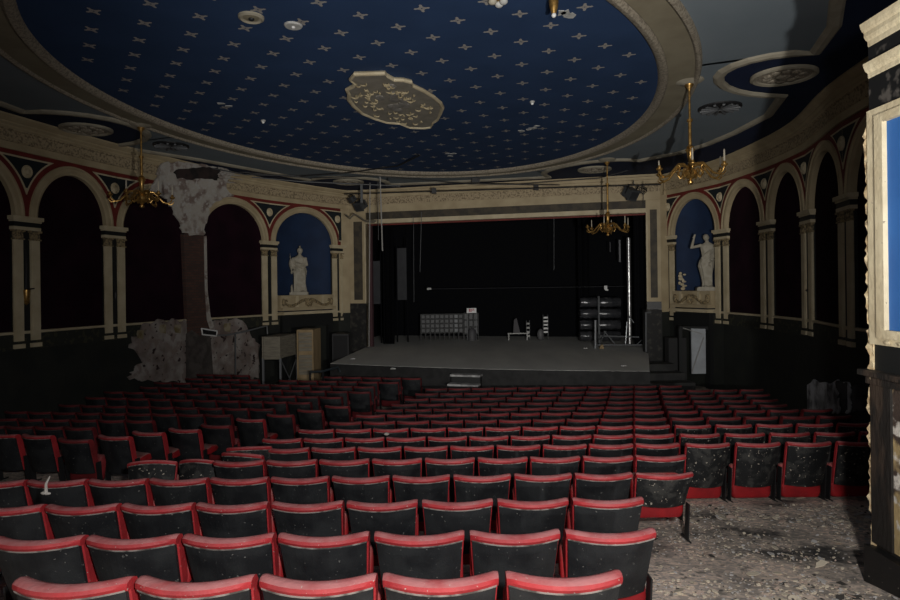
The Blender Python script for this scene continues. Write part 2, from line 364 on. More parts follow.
def vent(c, label, rx=.42, hole=True):
    t = thing('ceiling_vent', label, 'ceiling vent', (c[0],c[1],ZC))
    b = MB(); b.lathe([(rx,ZC),(rx,ZC-.03),(rx-.05,ZC-.05),(rx-.06,ZC-.03)], (c[0],c[1],0), 28); b.lathe([(rx-.05,ZC-.012),(.01,ZC-.012)], (c[0],c[1],0), 28); b.build('rim', M['iron'], t)
    b = MB()
    for k in range(14):
        a = 2*pi*k/14; d = Vector((cos(a), sin(a)))
        b.tube([(c[0]+d.x*.06,c[1]+d.y*.06,ZC-.05),(c[0]+d.x*(rx-.04),c[1]+d.y*(rx-.04),ZC-.055)], [.012,.028], 6)
    b.build('grille', M['frameG'], t); return t
vent((5.59,12.33), 'dark round fretted vent in ceiling right of the brass chandelier')
vent((-6.91,14.96), 'dark round fretted vent in ceiling above the crumbling cornice')
t = thing('ceiling_light', 'wide cream recessed ceiling disc at top left of blue oval', 'ceiling light', (-2.60,7.98,ZC))
b = MB(); b.lathe([(.17,ZC),(.165,ZC-.03),(.14,ZC-.045),(.13,ZC-.02)], (-2.60,7.98,0), 28); b.build('rim', M['mouldplain'], t, smooth=True)
b = MB(); b.lathe([(.132,ZC-.015),(.05,ZC-.03)], (-2.60,7.98,0), 24); b.build('plate', M['bandtan'], t)
b = MB(); b.ell((-2.60,7.99,ZC-.03), .04,.04,.03); b.build('lamp_holder', M['iron'], t)
t = thing('ceiling_light', 'small white ceiling disc right of the wider cream disc', 'ceiling light', (-2.11,8.25,ZC))
b = MB(); b.lathe([(.125,ZC),(.125,ZC-.015),(.11,ZC-.03),(.04,ZC-.03)], (-2.11,8.25,0), 28); b.build('plate', M['dullwhite'], t, smooth=True)
b = MB(); b.ell((-2.11,8.25,ZC-.035), .025,.025,.02); b.build('boss', M['white'], t)
for (c, lab) in (((-3.96,12.86), 'tiny white ceiling detector in the left of the blue oval'), ((1.66,11.78), 'tiny white ceiling detector right of the plaster cartouche')):
    t = thing('smoke_detector', lab, 'smoke detector', (c[0],c[1],ZC))
    b = MB(); b.lathe([(.05,ZC),(.05,ZC-.025),(.035,ZC-.04)], (c[0],c[1],0), 20); b.build('base', M['dullwhite'], t, smooth=True)
    b = MB(); b.lathe([(.032,ZC-.035),(.022,ZC-.07),(.008,ZC-.075)], (c[0],c[1],0), 16); b.build('sensor_cap', M['white'], t, smooth=True)
# ---- cartouche
cart_px = [(349.5,80),(354,74.5),(385,73.5),(387,76),(394,80),(404,80.5),(412,82.5),(413,86),(424,91),(434,97),(441,103),(443.5,108),(441,114),(438,120),(433,123.5),(431,127.5),(424,128.5),(410,128),(400,124),(387,123),(374,119),(362,114),(353,106.5),(348,100),(348,94),(346,90),(352,87),(355,84)]
cp = [Vector(onceil(x, y, ZC-.06)) for x, y in cart_px]
cc = sum(cp, Vector((0,0)))/len(cp)
t = thing('plaster_cartouche', 'large scrolled plaster cartouche with gilt foliage at centre of blue ceiling', 'ceiling ornament', (cc.x,cc.y,ZC))
npn = [tuple((p-cc).normalized()) for p in cp]
b = MB(); b.sweep([tuple(p) for p in cp], npn, [(-.02,ZC),(.02,ZC-.04),(.015,ZC-.075),(-.02,ZC-.085),(-.05,ZC-.07),(-.06,ZC-.05)], closed=True); b.build('rim', M['creamlight'], t)
b = MB(); b.add([(p.x,p.y,ZC-.055) for p in cp]+[(cc.x,cc.y,ZC-.055)], [(i,(i+1) % len(cp),len(cp)) for i in range(len(cp))]); b.build('plate', mat('grey_tan_plaster', (.27,.245,.20), .8, col2=(.22,.20,.16), scale=5), t)
b = MB(); rr = random.Random(3)
for k in range(80):
    a = rr.uniform(0, 2*pi); q = rr.uniform(.38, .80); dd = cp[int(a/(2*pi)*len(cp)) % len(cp)]-cc; p = cc+dd*q
    th = rr.uniform(0, pi); L_ = rr.uniform(.06,.14)
    pts = [(p.x+cos(th+s_*1.6)*L_*s_, p.y+sin(th+s_*1.6)*L_*s_, ZC-.075-.02*sin(s_*3)) for s_ in (0,.25,.5,.75,1)]
    b.tube(pts, [.006,.014,.018,.014,.006], 6)
b.build('gilt_foliage', mat('old_gilding', (.40,.33,.20), .7), t, smooth=True)
b = MB()
for k in range(12):
    p = cc+Vector((rr.gauss(0,.16), rr.gauss(0,.38))); b.ell((p.x,p.y,ZC-.06), .10,.16,.02, 8, 5)
b.build('painted_centre', mat('worn_grey_paint', (.20,.185,.16), .8, col2=(.28,.265,.24), scale=8), t, smooth=True)
# hanging brass drops at the top
def drop(x, y, z, label, s=1):
    t = thing('brass_pendant', label, 'pendant', (x,y,z))
    b = MB(); b.lathe([(.012,ZC-.02),(.012,z+.28*s),(.05*s,z+.26*s),(.062*s,z+.18*s),(.05*s,z+.1*s),(.03*s,z+.03*s)], (x,y,0), 12); b.build('brass_cup', M['brass'], t, smooth=True)
    b = MB(); b.ell((x,y,z+.01), .03*s,.03*s,.03*s); b.build('finial', M['white'], t, smooth=True)
drop(1.33,7.44,3.35, 'gilt pendant drop with white tip at top edge of blue ceiling')
p = at(498,1.5,7.55)
t = thing('ceiling_light', 'cluster of gilt and white lamp cups at top edge of ceiling', 'ceiling light', tuple(p))
b = MB(); b.lathe([(.02,ZC),(.02,p.z+.06),(.10,p.z+.05),(.10,p.z+.03)], (p.x,p.y,0), 14); b.build('stem', M['brass'], t, smooth=True)
for dx in (-.09,.05,.0):
    b = MB(); b.ell((p.x+dx+.02,p.y+(.08 if dx == 0 else 0),p.z), .055,.055,.04); b.build('lamp_cup', M['candle' if dx < 0 else 'dullwhite'], t, smooth=True)

def scrape(pts, label, seed):
    rr = random.Random(seed); b = MB()
    for (x, y) in pts:
        c = onceil(x, y, ZC-.006); n = 6; a0 = rr.uniform(0, 6)
        q = [(c[0]+rr.uniform(.04,.11)*cos(a0+2*pi*i/n), c[1]+rr.uniform(.03,.12)*sin(a0+2*pi*i/n)) for i in range(n)]
        b.hexa([(p[0],p[1],ZC-.014) for p in q], [(p[0],p[1],ZC-.006) for p in q])
    tag(b.build('peeling_paint', M['dullwhite']), label, 'peeling paint')
scrape([(447,153.5),(450,156),(453,153.5)], 'white peeled paint patch low on blue ceiling near its far rim', 3)
scrape([(521,131),(528,129.5),(533,128),(536,126)], 'streak of white peeled paint right of centre on blue ceiling', 5)
scrape([(566,13),(570,16),(562,12)], 'white chipped paint spots near top edge of the blue ceiling', 9)
scrape([(221,103.5),(228,106)], 'faint pale scrape on left part of blue ceiling', 11)
# ------------------------------------------------------------------ walls
ZS, ZCR_I, ZCR_O, ZTOP, ZRAIL = 1.60, 2.69, 2.90, 2.98, -.84
class Bay:
    def __init__(s, p, q, side):
        s.p = Vector(p); s.q = Vector(q); s.L = (s.q-s.p).length; s.d = (s.q-s.p)/s.L
        s.n = Vector((s.d.y,-s.d.x)) if side == 'left' else Vector((-s.d.y,s.d.x)); s.side = side
    def w(s, u, o, z): r = s.p+s.d*u+s.n*o; return (r.x, r.y, z)
    def hit(s, x, y, o):     # pixel ray on the plane at offset o -> (u, z)
        a, b = sray(x, y); dirv = Vector((a, 1)); q = s.p+s.n*o
        k = q.dot(s.n)/dirv.dot(s.n); pt = dirv*k; return ((pt-s.p).dot(s.d), b*k)
def bbox(mb, B, u0, u1, o0, o1, z0, z1):
    mb.hexa([B.w(u0,o0,z0),B.w(u1,o0,z0),B.w(u1,o1,z0),B.w(u0,o1,z0)], [B.w(u0,o0,z1),B.w(u1,o0,z1),B.w(u1,o1,z1),B.w(u0,o1,z1)])
ORD = ['nearest','second','third','fourth','fifth','sixth','seventh','eighth','ninth','tenth','eleventh','twelfth','thirteenth','fourteenth','fifteenth','sixteenth','seventeenth','eighteenth','nineteenth','twentieth']
NA = 28
def ell_curve(L, a, rise):
    c = L/2; return [(c-a*cos(pi*i/NA), ZS+rise*sin(pi*i/NA)) for i in range(NA+1)]
def build_bay(B, label_arch, niche=False, visible=True, half=None):
    L = B.L; side = B.side
    aO = L/2-.055; aI = aO-.20
    # dado + spandrel wall (structure)
    mb = MB()
    mb.add([B.w(0,0,-3.6),B.w(L,0,-3.6),B.w(L,0,ZRAIL),B.w(0,0,ZRAIL),B.w(0,-.07,ZRAIL),B.w(L,-.07,ZRAIL)], [(0,1,2,3),(3,2,5,4)])
    return_wall = mb
    cO = ell_curve(L, aO, ZCR_O-ZS)
    mb.mi = 1
    top = [(u, ZTOP+.02) for u, z in cO]
    vs = []; 
    for (u, z), (u2, z2) in zip(cO, top): vs += [B.w(u,.04,z), B.w(u2,.04,z2)]
    fs = [(2*i,2*i+2,2*i+3,2*i+1) for i in range(NA)]
    mb.add(vs, fs)
    mb.add([B.w(0,.04,ZS),B.w(cO[0][0],.04,ZS),B.w(cO[0][0],.04,ZTOP+.02),B.w(0,.04,ZTOP+.02)], [(0,1,2,3)])
    mb.add([B.w(L,.04,ZS),B.w(cO[-1][0],.04,ZS),B.w(cO[-1][0],.04,ZTOP+.02),B.w(L,.04,ZTOP+.02)], [(0,1,2,3)])
    if niche: mb.add([B.w(L,.04,ZS),B.w(L+.28,.04,ZS),B.w(L+.28,.04,ZTOP+.02),B.w(L,.04,ZTOP+.02)], [(0,1,2,3)])
    if not niche:
        mb.mi = 2; mb.add([B.w(0,-.06,ZRAIL),B.w(L,-.06,ZRAIL),B.w(L,-.06,ZTOP),B.w(0,-.06,ZTOP)], [(0,1,2,3)])
    mb.mi = 3; bbox(mb, B, 0, L, 0, .012, ZRAIL-.36, ZRAIL-.05)
    struct(mb.build('wall_'+side, [M['dado'], M['redpaint'], M['plum'], M['dadoband']]), side+' auditorium wall, black below the rail and plum above', 'wall')
    if not visible: return
    t = thing('arch', label_arch, 'arch', B.w(L/2, .05, ZS))
    cI = ell_curve(L, aI, ZCR_I-ZS)
    prof = [(0,-.06),(0,.05),(.045,.07),(.06,.055),(.14,.055),(.155,.08),(.195,.08),(.20,.04)]
    b = MB(); vs = []; m = len(prof)
    for (ui, zi), (uo, zo) in zip(cI, cO):
        for (w_, o) in prof:
            k = w_/.2; vs.append(B.w(ui+(uo-ui)*k, o, zi+(zo-zi)*k))
    b.add(vs, [(i*m+k,(i+1)*m+k,(i+1)*m+k+1,i*m+k+1) for i in range(NA) for k in range(m-1)])
    b.build('arch_moulding', M['cream'], t, smooth=True)
    if niche:
        b = MB(); vs = []; n = 16; zlo, zhi = -.30, ZTOP
        for i in range(n+1):
            a = pi*i/n; u = L/2-(aI+.06)*cos(a); o = -.05-.6*sin(a)
            vs += [B.w(u,o,zlo),B.w(u,o,zhi)]
        b.add(vs, [(2*i,2*i+2,2*i+3,2*i+1) for i in range(n)]); b.build('niche_recess', M['bluewall'], t, smooth=True)
def spandrel(Bp, Bn, label):
    """triangular panel over a pilaster: Bp bay before (uses its far end), Bn bay after (its near end)"""
    P = (Bn or Bp).p if Bn else Bp.q
    t = thing('spandrel_panel', label, 'spandrel panel', (P.x, P.y, 2.4))
    halves = []
    if Bn: halves.append((Bn, 0, 1))
    if Bp: halves.append((Bp, Bp.L, -1))
    single = len(halves) == 1
    def half(off, o, ztop, m, name, zlo=ZS+.02, ex=0):
        b = MB()
        for (B, u0, sg) in halves:
            aO = B.L/2-.055; vs = []; zs = []
            for i in range(25):
                z = zlo+(ztop-zlo)*i/24
                q = max(0, 1-((z-ZS)/(ZCR_O-ZS+off*.9))**2); s_ = B.L/2-(aO+off)*sqrt(q)
                s_ = min(max(s_, 0), B.L/2-.30)
                if s_ > .012 or (single and s_+ex > .012): zs.append((z, s_))
            for z, s_ in zs: vs += [B.w(u0-sg*(ex if single else 0), o, z), B.w(u0+sg*s_, o, z)]
            if len(zs) > 1: b.add(vs, [(2*i,2*i+1,2*i+3,2*i+2) for i in range(len(zs)-1)])
        if b.v: b.build(name, m, t)
    half(.12, .055, ZTOP-.095, M['creamlight'], 'border', ZS+(.16 if single else .02), .17)
    half(.16, .062, ZTOP-.135, M['navy'], 'field', ZS+(.20 if single else .02), .13)
    B, u0, sg = halves[0]
    n_ = sum((h[0].n for h in halves), Vector((0,0))).normalized()
    c = Vector((P.x, P.y))+n_*.08
    if len(halves) == 1: c += B.d*sg*.06
    d_ = Vector((-n_.y, n_.x)); b = MB(); vs = []
    rings = [(.12,-.02),(.12,.01),(.10,.03),(.085,.0),(.07,.0),(.05,.04),(.0,.055)]
    for (r, o) in rings:
        for k in range(20):
            a = 2*pi*k/20; q = c+d_*r*cos(a)+n_*o; vs.append((q.x,q.y,2.58+r*sin(a)*1.15))
    b.add(vs, [(i*20+k,i*20+(k+1) % 20,(i+1)*20+(k+1) % 20,(i+1)*20+k) for i in range(len(rings)-1) for k in range(20)])
    b.build('roundel', M['creamlight'], t, smooth=True)
def pilaster(P, n, label, wide=.60, sconce=None):
    n = Vector(n).normalized(); d = Vector((-n.y, n.x)); P = Vector(P)
    class B_: pass
    B = B_(); B.w = lambda u, o, z: ((P+d*u+n*o).x, (P+d*u+n*o).y, z)
    t = thing('pilaster', label, 'pilaster', (P.x+n.x*.05,P.y+n.y*.05,-1.18)); h = wide/2
    b = MB(); bbox(b, B, -h, h, -.06, .012, -1.18, 1.60); b.build('backing', M['blackpaint'], t)
    for sg in (-1, 1):
        u0, u1 = sorted((sg*h, sg*(h-.215)))
        b = MB(); bbox(b, B, u0, u1, .0, .05, -1.02, 1.12); bbox(b, B, u0+.03, u1-.03, .05, .058, -.95, 1.06); s_ = b.build('shaft', M['creamlight'], t)
        b = MB(); 
        for z0, z1, e in ((1.12,1.15,.02),(1.15,1.29,.0),(1.29,1.33,.03)): bbox(b, B, u0-e, u1+e, .0, .055+e, z0, z1)
        for k in range(4): b.ell(B.w(u0+.03+k*.05,.06,1.20), .022,.022,.05, 8, 5)
        b.build('capital', M['capital'], t)
        b = MB(); bbox(b, B, u0-.015, u1+.015, .0, .065, -1.17, -1.08); b.build('base', M['creamlight'], t)
    b = MB()
    for z0, z1, e in ((1.33,1.40,.01),(1.50,1.54,.02),(1.54,1.62,.05)): bbox(b, B, -h-e, h+e, -.06, .065+e, z0, z1)
    b.build('impost', M['creamlight'], t)
    b = MB(); bbox(b, B, -h-.005, h+.005, -.06, .068, 1.40, 1.50); b.build('black_band', M['blackpaint'], t)
    b = MB(); bbox(b, B, -.08, .08, .012, .04, ZRAIL-.03, ZRAIL+.03); b.build('rail_strip', M['creamlight'], t)
    return t, B
def avg_n(a, b): return (a.n+b.n)/2

LB = [Bay(LP[i], LP[i+1], 'left') for i in range(len(LP)-1)]
RB = [Bay(RP[i], RP[i+1], 'right') for i in range(len(RP)-1)]
names_L = {2:'cream arch partly cut by the left edge of the photo', 3:'cream arch over plum panel at far left of the left wall', 4:'cream arch with plum panel behind the left chandelier', 5:'cream arch left of the brick pier, its crown side broken', 6:'cream arch with plum panel between brick pier and left statue', 7:'cream arch framing the blue niche of the left statue'}
arch_lab_L = {3:'cream arch over plum panel cut by left edge of photo', 4:'cream arch over plum panel left of the left chandelier', 5:'cream arch over plum panel just left of the brick pier', 6:'cream arch over plum panel between brick pier and left statue', 7:'cream arch framing the blue niche of the left statue'}
arch_lab_R = {2:'dim cream arch on right wall half hidden by near pier', 3:'dim cream arch over plum panel, next to hidden one on right wall', 4:'narrow cream arch over plum panel, middle of right wall', 5:'cream arch over plum panel just right of the right statue niche', 6:'cream arch framing the blue niche of the right statue'}
for i, B in enumerate(LB): build_bay(B, arch_lab_L.get(i, ''), niche=(i == 7), visible=i >= 3)
for i, B in enumerate(RB): build_bay(B, arch_lab_R.get(i, ''), niche=(i == 6), visible=i >= 2)
plab_L = {4:'cream double pilaster at far left carrying a wall sconce remnant', 5:'cream double pilaster below the left chandelier', 7:'cream double pilaster left of the left statue niche', 8:'cream double pilaster between left statue niche and stage opening'}
for i, lab in plab_L.items():
    n = avg_n(LB[i-1], LB[i]) if i < 8 else LB[7].n
    pilaster(LP[i], n, lab)
plab_R = {3:'cream double pilaster nearest the bright pier on right wall', 4:'cream double pilaster with small black bracket on right wall', 5:'cream double pilaster in the middle of the right wall', 6:'cream double pilaster right of the right statue niche', 7:'cream double pilaster between stage opening and right statue niche'}
for i, lab in plab_R.items():
    n = avg_n(RB[i-1], RB[i]) if i < 7 else RB[6].n
    pilaster(RP[i], n, lab)
for i, lab in {4:'dark triangular spandrel with roundel above the far left pilaster', 5:'dark triangular spandrel with roundel behind the left chandelier', 7:'dark triangular spandrel with roundel left of left statue niche'}.items(): spandrel(LB[i-1], LB[i], lab)
spandrel(LB[7], None, 'narrow half spandrel with roundel beside left end of stage opening')
for i, lab in {3:'dim spandrel with roundel nearest the bright pier', 4:'spandrel with roundel, second from bright pier on right wall', 5:'spandrel with roundel, third from bright pier on right wall', 6:'spandrel with roundel right of the right statue niche'}.items(): spandrel(RB[i-1], RB[i], lab)
spandrel(RB[6], None, 'narrow half spandrel with roundel beside right end of stage opening')

# dado rails (one per side) + cornice/frieze swept along the walls
def path_norm(pts, side):
    out = []
    for i in range(len(pts)):
        a = Vector(pts[max(i-1,0)]); b = Vector(pts[min(i+1,len(pts)-1)]); t = (b-a).normalized()
        out.append((t.y,-t.x) if side == 'left' else (-t.y,t.x))
    return out
def smooth_path(pts, k=6):
    out = []
    for i in range(len(pts)-1):
        p0, p1, p2, p3 = [Vector(pts[min(max(j,0),len(pts)-1)]) for j in (i-1,i,i+1,i+2)]
        for s_ in range(k):
            t = s_/k; out.append(tuple(.5*((2*p1)+(p2-p0)*t+(2*p0-5*p1+4*p2-p3)*t*t+(3*p1-p0-3*p2+p3)*t**3)))
    out.append(tuple(pts[-1])); return out
rail = [(-.02,ZRAIL-.035),(.015,ZRAIL-.03),(.03,ZRAIL-.01),(.03,ZRAIL+.015),(.015,ZRAIL+.025),(-.02,ZRAIL+.03)]
fz_plain = [(.05,ZTOP),(.10,ZTOP),(.10,3.13)]
fz_orn = [(.10,3.13),(.13,3.14),(.13,3.16),(.11,3.17),(.11,3.36),(.14,3.37),(.14,3.39)]
fz_top = [(.14,3.39),(.17,3.42),(.17,3.45),(.22,3.49),(.22,3.52),(.30,3.57),(.34,3.60),(.34,ZC)]
for side, pts, extra in (('left', LP, [(OL.x,OL.y)]), ('right', RP, [(OR.x,OR.y)])):
    sp_ = smooth_path(list(pts)+extra)
    nn = path_norm(sp_, side)
    struct(MB().sweep(pts, path_norm(pts, side), rail).build('trim_5' if side == 'left' else 'trim_6', M['creamlight']), 'thin cream dado rail along the %s wall' % side, 'dado rail')
    mb = MB(); mb.mi = 0; mb.sweep(sp_, nn, fz_plain); mb.mi = 1; mb.sweep(sp_, nn, fz_orn); mb.mi = 2; mb.sweep(sp_, nn, fz_top)
    struct(mb.build('trim_7' if side == 'left' else 'trim_8', [M['cream'], M['frieze'], M['cream']]), 'cream cornice with ornamental frieze along the %s wall' % side, 'cornice')

# ------------------------------------------------------------------ proscenium
class PB: pass
PBn = PB(); PBn.w = lambda u, o, z: ((PRL+PD*u+PN*o).x, (PRL+PD*u+PN*o).y, z)
PW = (PRR-PRL).length; ZO, ZST = 2.41, -2.19
t = thing('proscenium_arch', 'wide cream proscenium frame with ornamental frieze around the dark stage', 'proscenium', PBn.w(PW/2,0,ZST))
b = MB(); bbox(b, PBn, -.64, PW+.46, -.25, .10, 2.82, 3.10); bbox(b, PBn, -.64, PW+.46, -.25, .16, 3.36, ZC); bbox(b, PBn, -.64, PW+.46, -.25, .22, 3.48, ZC); bbox(b, PBn, -.64, PW+.46, -.25, .30, 3.57, ZC)
b.build('header', M['cream'], t)
b = MB(); bbox(b, PBn, -.64, PW+.46, -.25, .11, 3.10, 3.36); b.build('header_frieze', M['frieze'], t)
b = MB(); b.hexa([PBn.w(-.18,-.2,2.82),PBn.w(PW+.18,-.2,2.82),PBn.w(PW+.18,.06,2.82),PBn.w(-.18,.06,2.82)], [PBn.w(-.02,-.2,2.56),PBn.w(PW+.02,-.2,2.56),PBn.w(PW+.02,-.02,2.56),PBn.w(-.02,-.02,2.56)]); b.build('header_dark_band', M['brownpanel'], t)
b = MB(); bbox(b, PBn, -.02, PW+.02, -.22, .05, ZO, 2.56); b.build('header_lip', M['creamlight'], t)
b = MB(); bbox(b, PBn, 0, PW, -.24, -.2, ZO-.05, ZO); b.build('red_edge', M['redpaint'], t)
for (u0, u1) in ((-.64,0.0),(PW,PW+.46)):
    b = MB(); bbox(b, PBn, u0, u1, -.25, .06, -.55, 2.82); b.build('jamb', M['cream'], t)
    q = .12 if u0 < 0 else .09
    b = MB(); bbox(b, PBn, u0+q+.04, u1-q-.02, .06, .075, -.42, 2.5); b.build('jamb_panel', M['brownpanel'], t)
    b = MB(); bbox(b, PBn, u0, u1, -.25, .10, ZST-1.2, -.55); bbox(b, PBn, u0+.1, u1-.1, .10, .12, ZST+.15, -.75); b.build('marbled_plinth', M['marble'], t)
    e0, e1 = (-.05,.0) if u0 < 0 else (PW, PW+.05)
    b = MB(); bbox(b, PBn, e0, e1, -.27, .08, ZST, ZO); b.build('edge_strip', M['creamlight'], t)
b = MB(); bbox(b, PBn, .02, .12, -.35, -.2, ZST, ZO); b.build('curtain_track', mat('dark_plum_timber', (.07,.03,.035), .8), t)
# side return walls left/right of proscenium to close the room
mb = MB(); 
for a, c in ((LP[-1], (OL.x,OL.y)), (RP[-1], (OR.x,OR.y))):
    mb.mi = 0; mb.add([(a[0],a[1],-.9),(c[0],c[1],-.9),(c[0],c[1],ZC),(a[0],a[1],ZC)], [(0,1,2,3)]); mb.mi = 1; mb.add([(a[0],a[1],-3.6),(c[0],c[1],-3.6),(c[0],c[1],-.9),(a[0],a[1],-.9)], [(0,1,2,3)])
struct(mb.build('wall_front', [M['cream'], M['dado']]), 'narrow cream wall strips beside the proscenium', 'wall')

# ------------------------------------------------------------------ stage
def stg(x, y, z): return (x, y, z)
FL, FR = Vector((-3.55,17.65)), Vector((5.05,15.25))
p_r = PBn.w(PW-.02,.1,0)
t = thing('stage', 'grey boarded stage floor with black front behind the seats', 'stage', ((FL.x+FR.x)/2,(FL.y+FR.y)/2,ZST))
BL = PRL-PN*7.0-PD*1.5; BR = PRR-PN*7.0+PD*1.5
a_l = PRL+PN*.12-PD*.05; a_r = PRR+PN*.12+PD*.02
FLc = FL
fr_mid = [(FL.x+(FR.x-FL.x)*k/10+(-.0), FL.y+(FR.y-FL.y)*k/10-.35*sin(pi*k/10)) for k in range(11)]
poly = fr_mid+[(a_r.x,a_r.y)]+[tuple(PRR-PN*.3+PD*.02)]+[tuple(PRR-PN*.3+PD*1.5)]+[tuple(BR),tuple(BL)]+[tuple(PRL-PN*.3-PD*1.5)]+[tuple(PRL-PN*.3-PD*.0)]+[(a_l.x,a_l.y)]
b = MB(); b.hexa([(p[0],p[1],ZST-.02) for p in poly], [(p[0],p[1],ZST) for p in poly]); b.build('deck', M['stage'], t)
b = MB(); pf = [(a_l.x,a_l.y)]+fr_mid+[(a_r.x,a_r.y)]; vs = []
for q in pf: vs += [(q[0],q[1]-.03,-3.6),(q[0],q[1]-.03,ZST-.002)]
b.add(vs, [(2*i,2*i+2,2*i+3,2*i+1) for i in range(len(pf)-1)]); b.build('front_wall', M['stagefront'], t)
# stage box
ST = PB(); ST.w = lambda u, o, z: ((PRL+PD*u-PN*o).x, (PRL+PD*u-PN*o).y, z)
mb = MB()
mb.add([ST.w(-1.5,5.4,-2.5),ST.w(PW+1.5,5.4,-2.5),ST.w(PW+1.5,5.4,5),ST.w(-1.5,5.4,5)], [(0,1,2,3)])
struct(mb.build('wall_back', M['stageblack']), 'black rear wall of the stage', 'wall')
mb = MB(); mb.add([ST.w(-1.5,.25,-2.5),ST.w(-1.5,5.4,-2.5),ST.w(-1.5,5.4,5),ST.w(-1.5,.25,5)], [(0,1,2,3)]); struct(mb.build('wall_left', M['stageblack']), 'black left side wall of the stage', 'wall')
mb = MB(); mb.add([ST.w(PW+1.5,.25,-2.5),ST.w(PW+1.5,5.4,-2.5),ST.w(PW+1.5,5.4,5),ST.w(PW+1.5,.25,5)], [(0,1,2,3)]); struct(mb.build('wall_right', M['stageblack']), 'black right side wall of the stage', 'wall')
mb = MB()
mb.add([ST.w(-1.5,.25,3.2),ST.w(PW+1.5,.25,3.2),ST.w(PW+1.5,5.4,3.2),ST.w(-1.5,5.4,3.2)], [(0,1,2,3)]); struct(mb.build('ceiling', M['stageblack']), 'black stage ceiling', 'ceiling')
# flats / legs on stage
def flat(x, y0, y1, w_px, Y, label, m):
    pA = at(x-w_px/2, y1, Y); pB = at(x+w_px/2, y0, Y)
    t = thing('scenery_flat', label, 'stage flat', ((pA.x+pB.x)/2,Y,ZST))
    b = MB(); b.box(pA.x,pB.x,Y-.03,Y+.03,pA.z,pB.z); b.build('panel', m, t)
    b = MB(); b.box(pA.x-.05,pA.x,Y-.04,Y+.04,ZST,pB.z+.4); b.box(pB.x,pB.x+.05,Y-.04,Y+.04,ZST,pB.z+.4); b.build('frame', M['stageblack'], t)
gp = mat('dim_grey_flat', (.035,.036,.04), .8, col2=(.025,.026,.03), scale=2)
flat(376.5,261,304,7,24.0,'narrow dim grey flat standing at left edge of stage',gp)
flat(402,248,300,8.5,24.4,'second narrow grey flat inside left of the stage',gp)
def leg_drape(xa, xb, Y, label):
    pa, pb = at(xa,300,Y), at(xb,300,Y); n = 24; vs = []
    for i in range(n+1):
        x = pa.x+(pb.x-pa.x)*i/n; y = Y+.07*sin(i*1.9); vs += [(x,y,ZST+.02),(x,y,3.0)]
    b = MB(); b.add(vs, [(2*i,2*i+2,2*i+3,2*i+1) for i in range(n)])
    tag(b.build('stage_curtain', mat('black_drape', (.006,.0062,.008), .95, spec=.1), smooth=True), label, 'curtain')
leg_drape(634,650,21.6,'black hanging drape at right edge of the stage opening')
leg_drape(578,590,23.9,'black hanging drape left of the shiny black bundles')
leg_drape(383,394,23.4,'black hanging drape between the two grey flats')
# horizontal batten
p1, p2 = at(430,289,24.6), at(650,286,23.0)
tag(MB().tube([tuple(p1),tuple(p2)], .010, 6).build('stage_batten', mat('dull_dark_pipe', (.03,.031,.034), .8)), 'thin horizontal pipe crossing the dark stage', 'pipe')
tag(MB().box(p1.x-.12,p1.x+.05,p1.y-.03,p1.y+.03,p1.z-.03,p1.z+.05).build('pipe_clamp', M['dullwhite']), 'small white clamp at left end of the stage pipe', 'clamp')
p3 = at(605.5,288,23.2)
b = MB(); b.box(p3.x-.06,p3.x+.05,p3.y-.06,p3.y-.02,p3.z-.06,p3.z+.09); b.box(p3.x-.02,p3.x+.09,p3.y-.06,p3.y-.02,p3.z-.1,p3.z-.06)
tag(b.build('junction_box', M['white']), 'tiny white box fixed to the pipe above the black bundles', 'box')
# glazed lattice screens behind
def lattice(xa, xb, ya, yb, nx, ny, Y, label, bright=()):
    A = at(xa, yb, Y); Bq = at(xb, ya, Y)
    t = thing('lattice_screen', label, 'screen', ((A.x+Bq.x)/2,Y,ZST))
    b = MB(); b.mi = 0; cw = (Bq.x-A.x)/nx; ch = (Bq.z-A.z)/ny
    for i in range(nx):
        for j in range(ny):
            b.mi = 1 if i in bright else 0
            b.box(A.x+i*cw+.03, A.x+(i+1)*cw-.03, Y-.01, Y+.01, A.z+j*ch+.03, A.z+(j+1)*ch-.03)
    b.build('panes', [M['gl'], M['gl2']], t)
    b = MB()
    for i in range(nx+1): b.box(A.x+i*cw-.02,A.x+i*cw+.02,Y-.03,Y+.03,ZST,Bq.z)
    for j in range(ny+1): b.box(A.x,Bq.x,Y-.028,Y+.028,A.z+j*ch-.02,A.z+j*ch+.02)
    b.build('frame', M['blackpaint'], t)
M['gl'] = mat('dim_pane', (.035,.038,.04), .5, col2=(.06,.062,.065), scale=2)
M['gl2'] = mat('brighter_pane', (.15,.16,.17), .5)
lattice(421,463,314,333,9,4,25.2,'dim gridded screen at rear left of the stage',bright=(7,))
lattice(464,478,313,334,3,3,25.0,'narrow gridded screen below the small sign')
A = at(471.5,310.5,24.9)
t = thing('sign', 'small white sign with faded red print at rear of stage', 'sign', tuple(A))
b = MB(); b.box(A.x-.20,A.x+.20,A.y-.02,A.y,A.z-.10,A.z+.10); b.build('board', M['white'], t)
b = MB()
for k, (x0, x1, z0, z1) in enumerate([(-.11,-.05,-.05,.08),(-.04,.03,.03,.07),(-.04,.03,-.02,.01),(.04,.11,.04,.07),(.04,.12,.0,.02),(-.04,.0,-.06,-.03)]): b.box(A.x+x0,A.x+x1,A.y-.024,A.y-.019,A.z+z0,A.z+z1)
b.build('print', M['signred'], t)
b = MB(); b.box(A.x+.17,A.x+.2,A.y-.01,A.y+.01,ZST,A.z-.1); b.box(A.x-.2,A.x-.17,A.y-.01,A.y+.01,ZST,A.z-.1); b.build('post', M['frameG'], t)
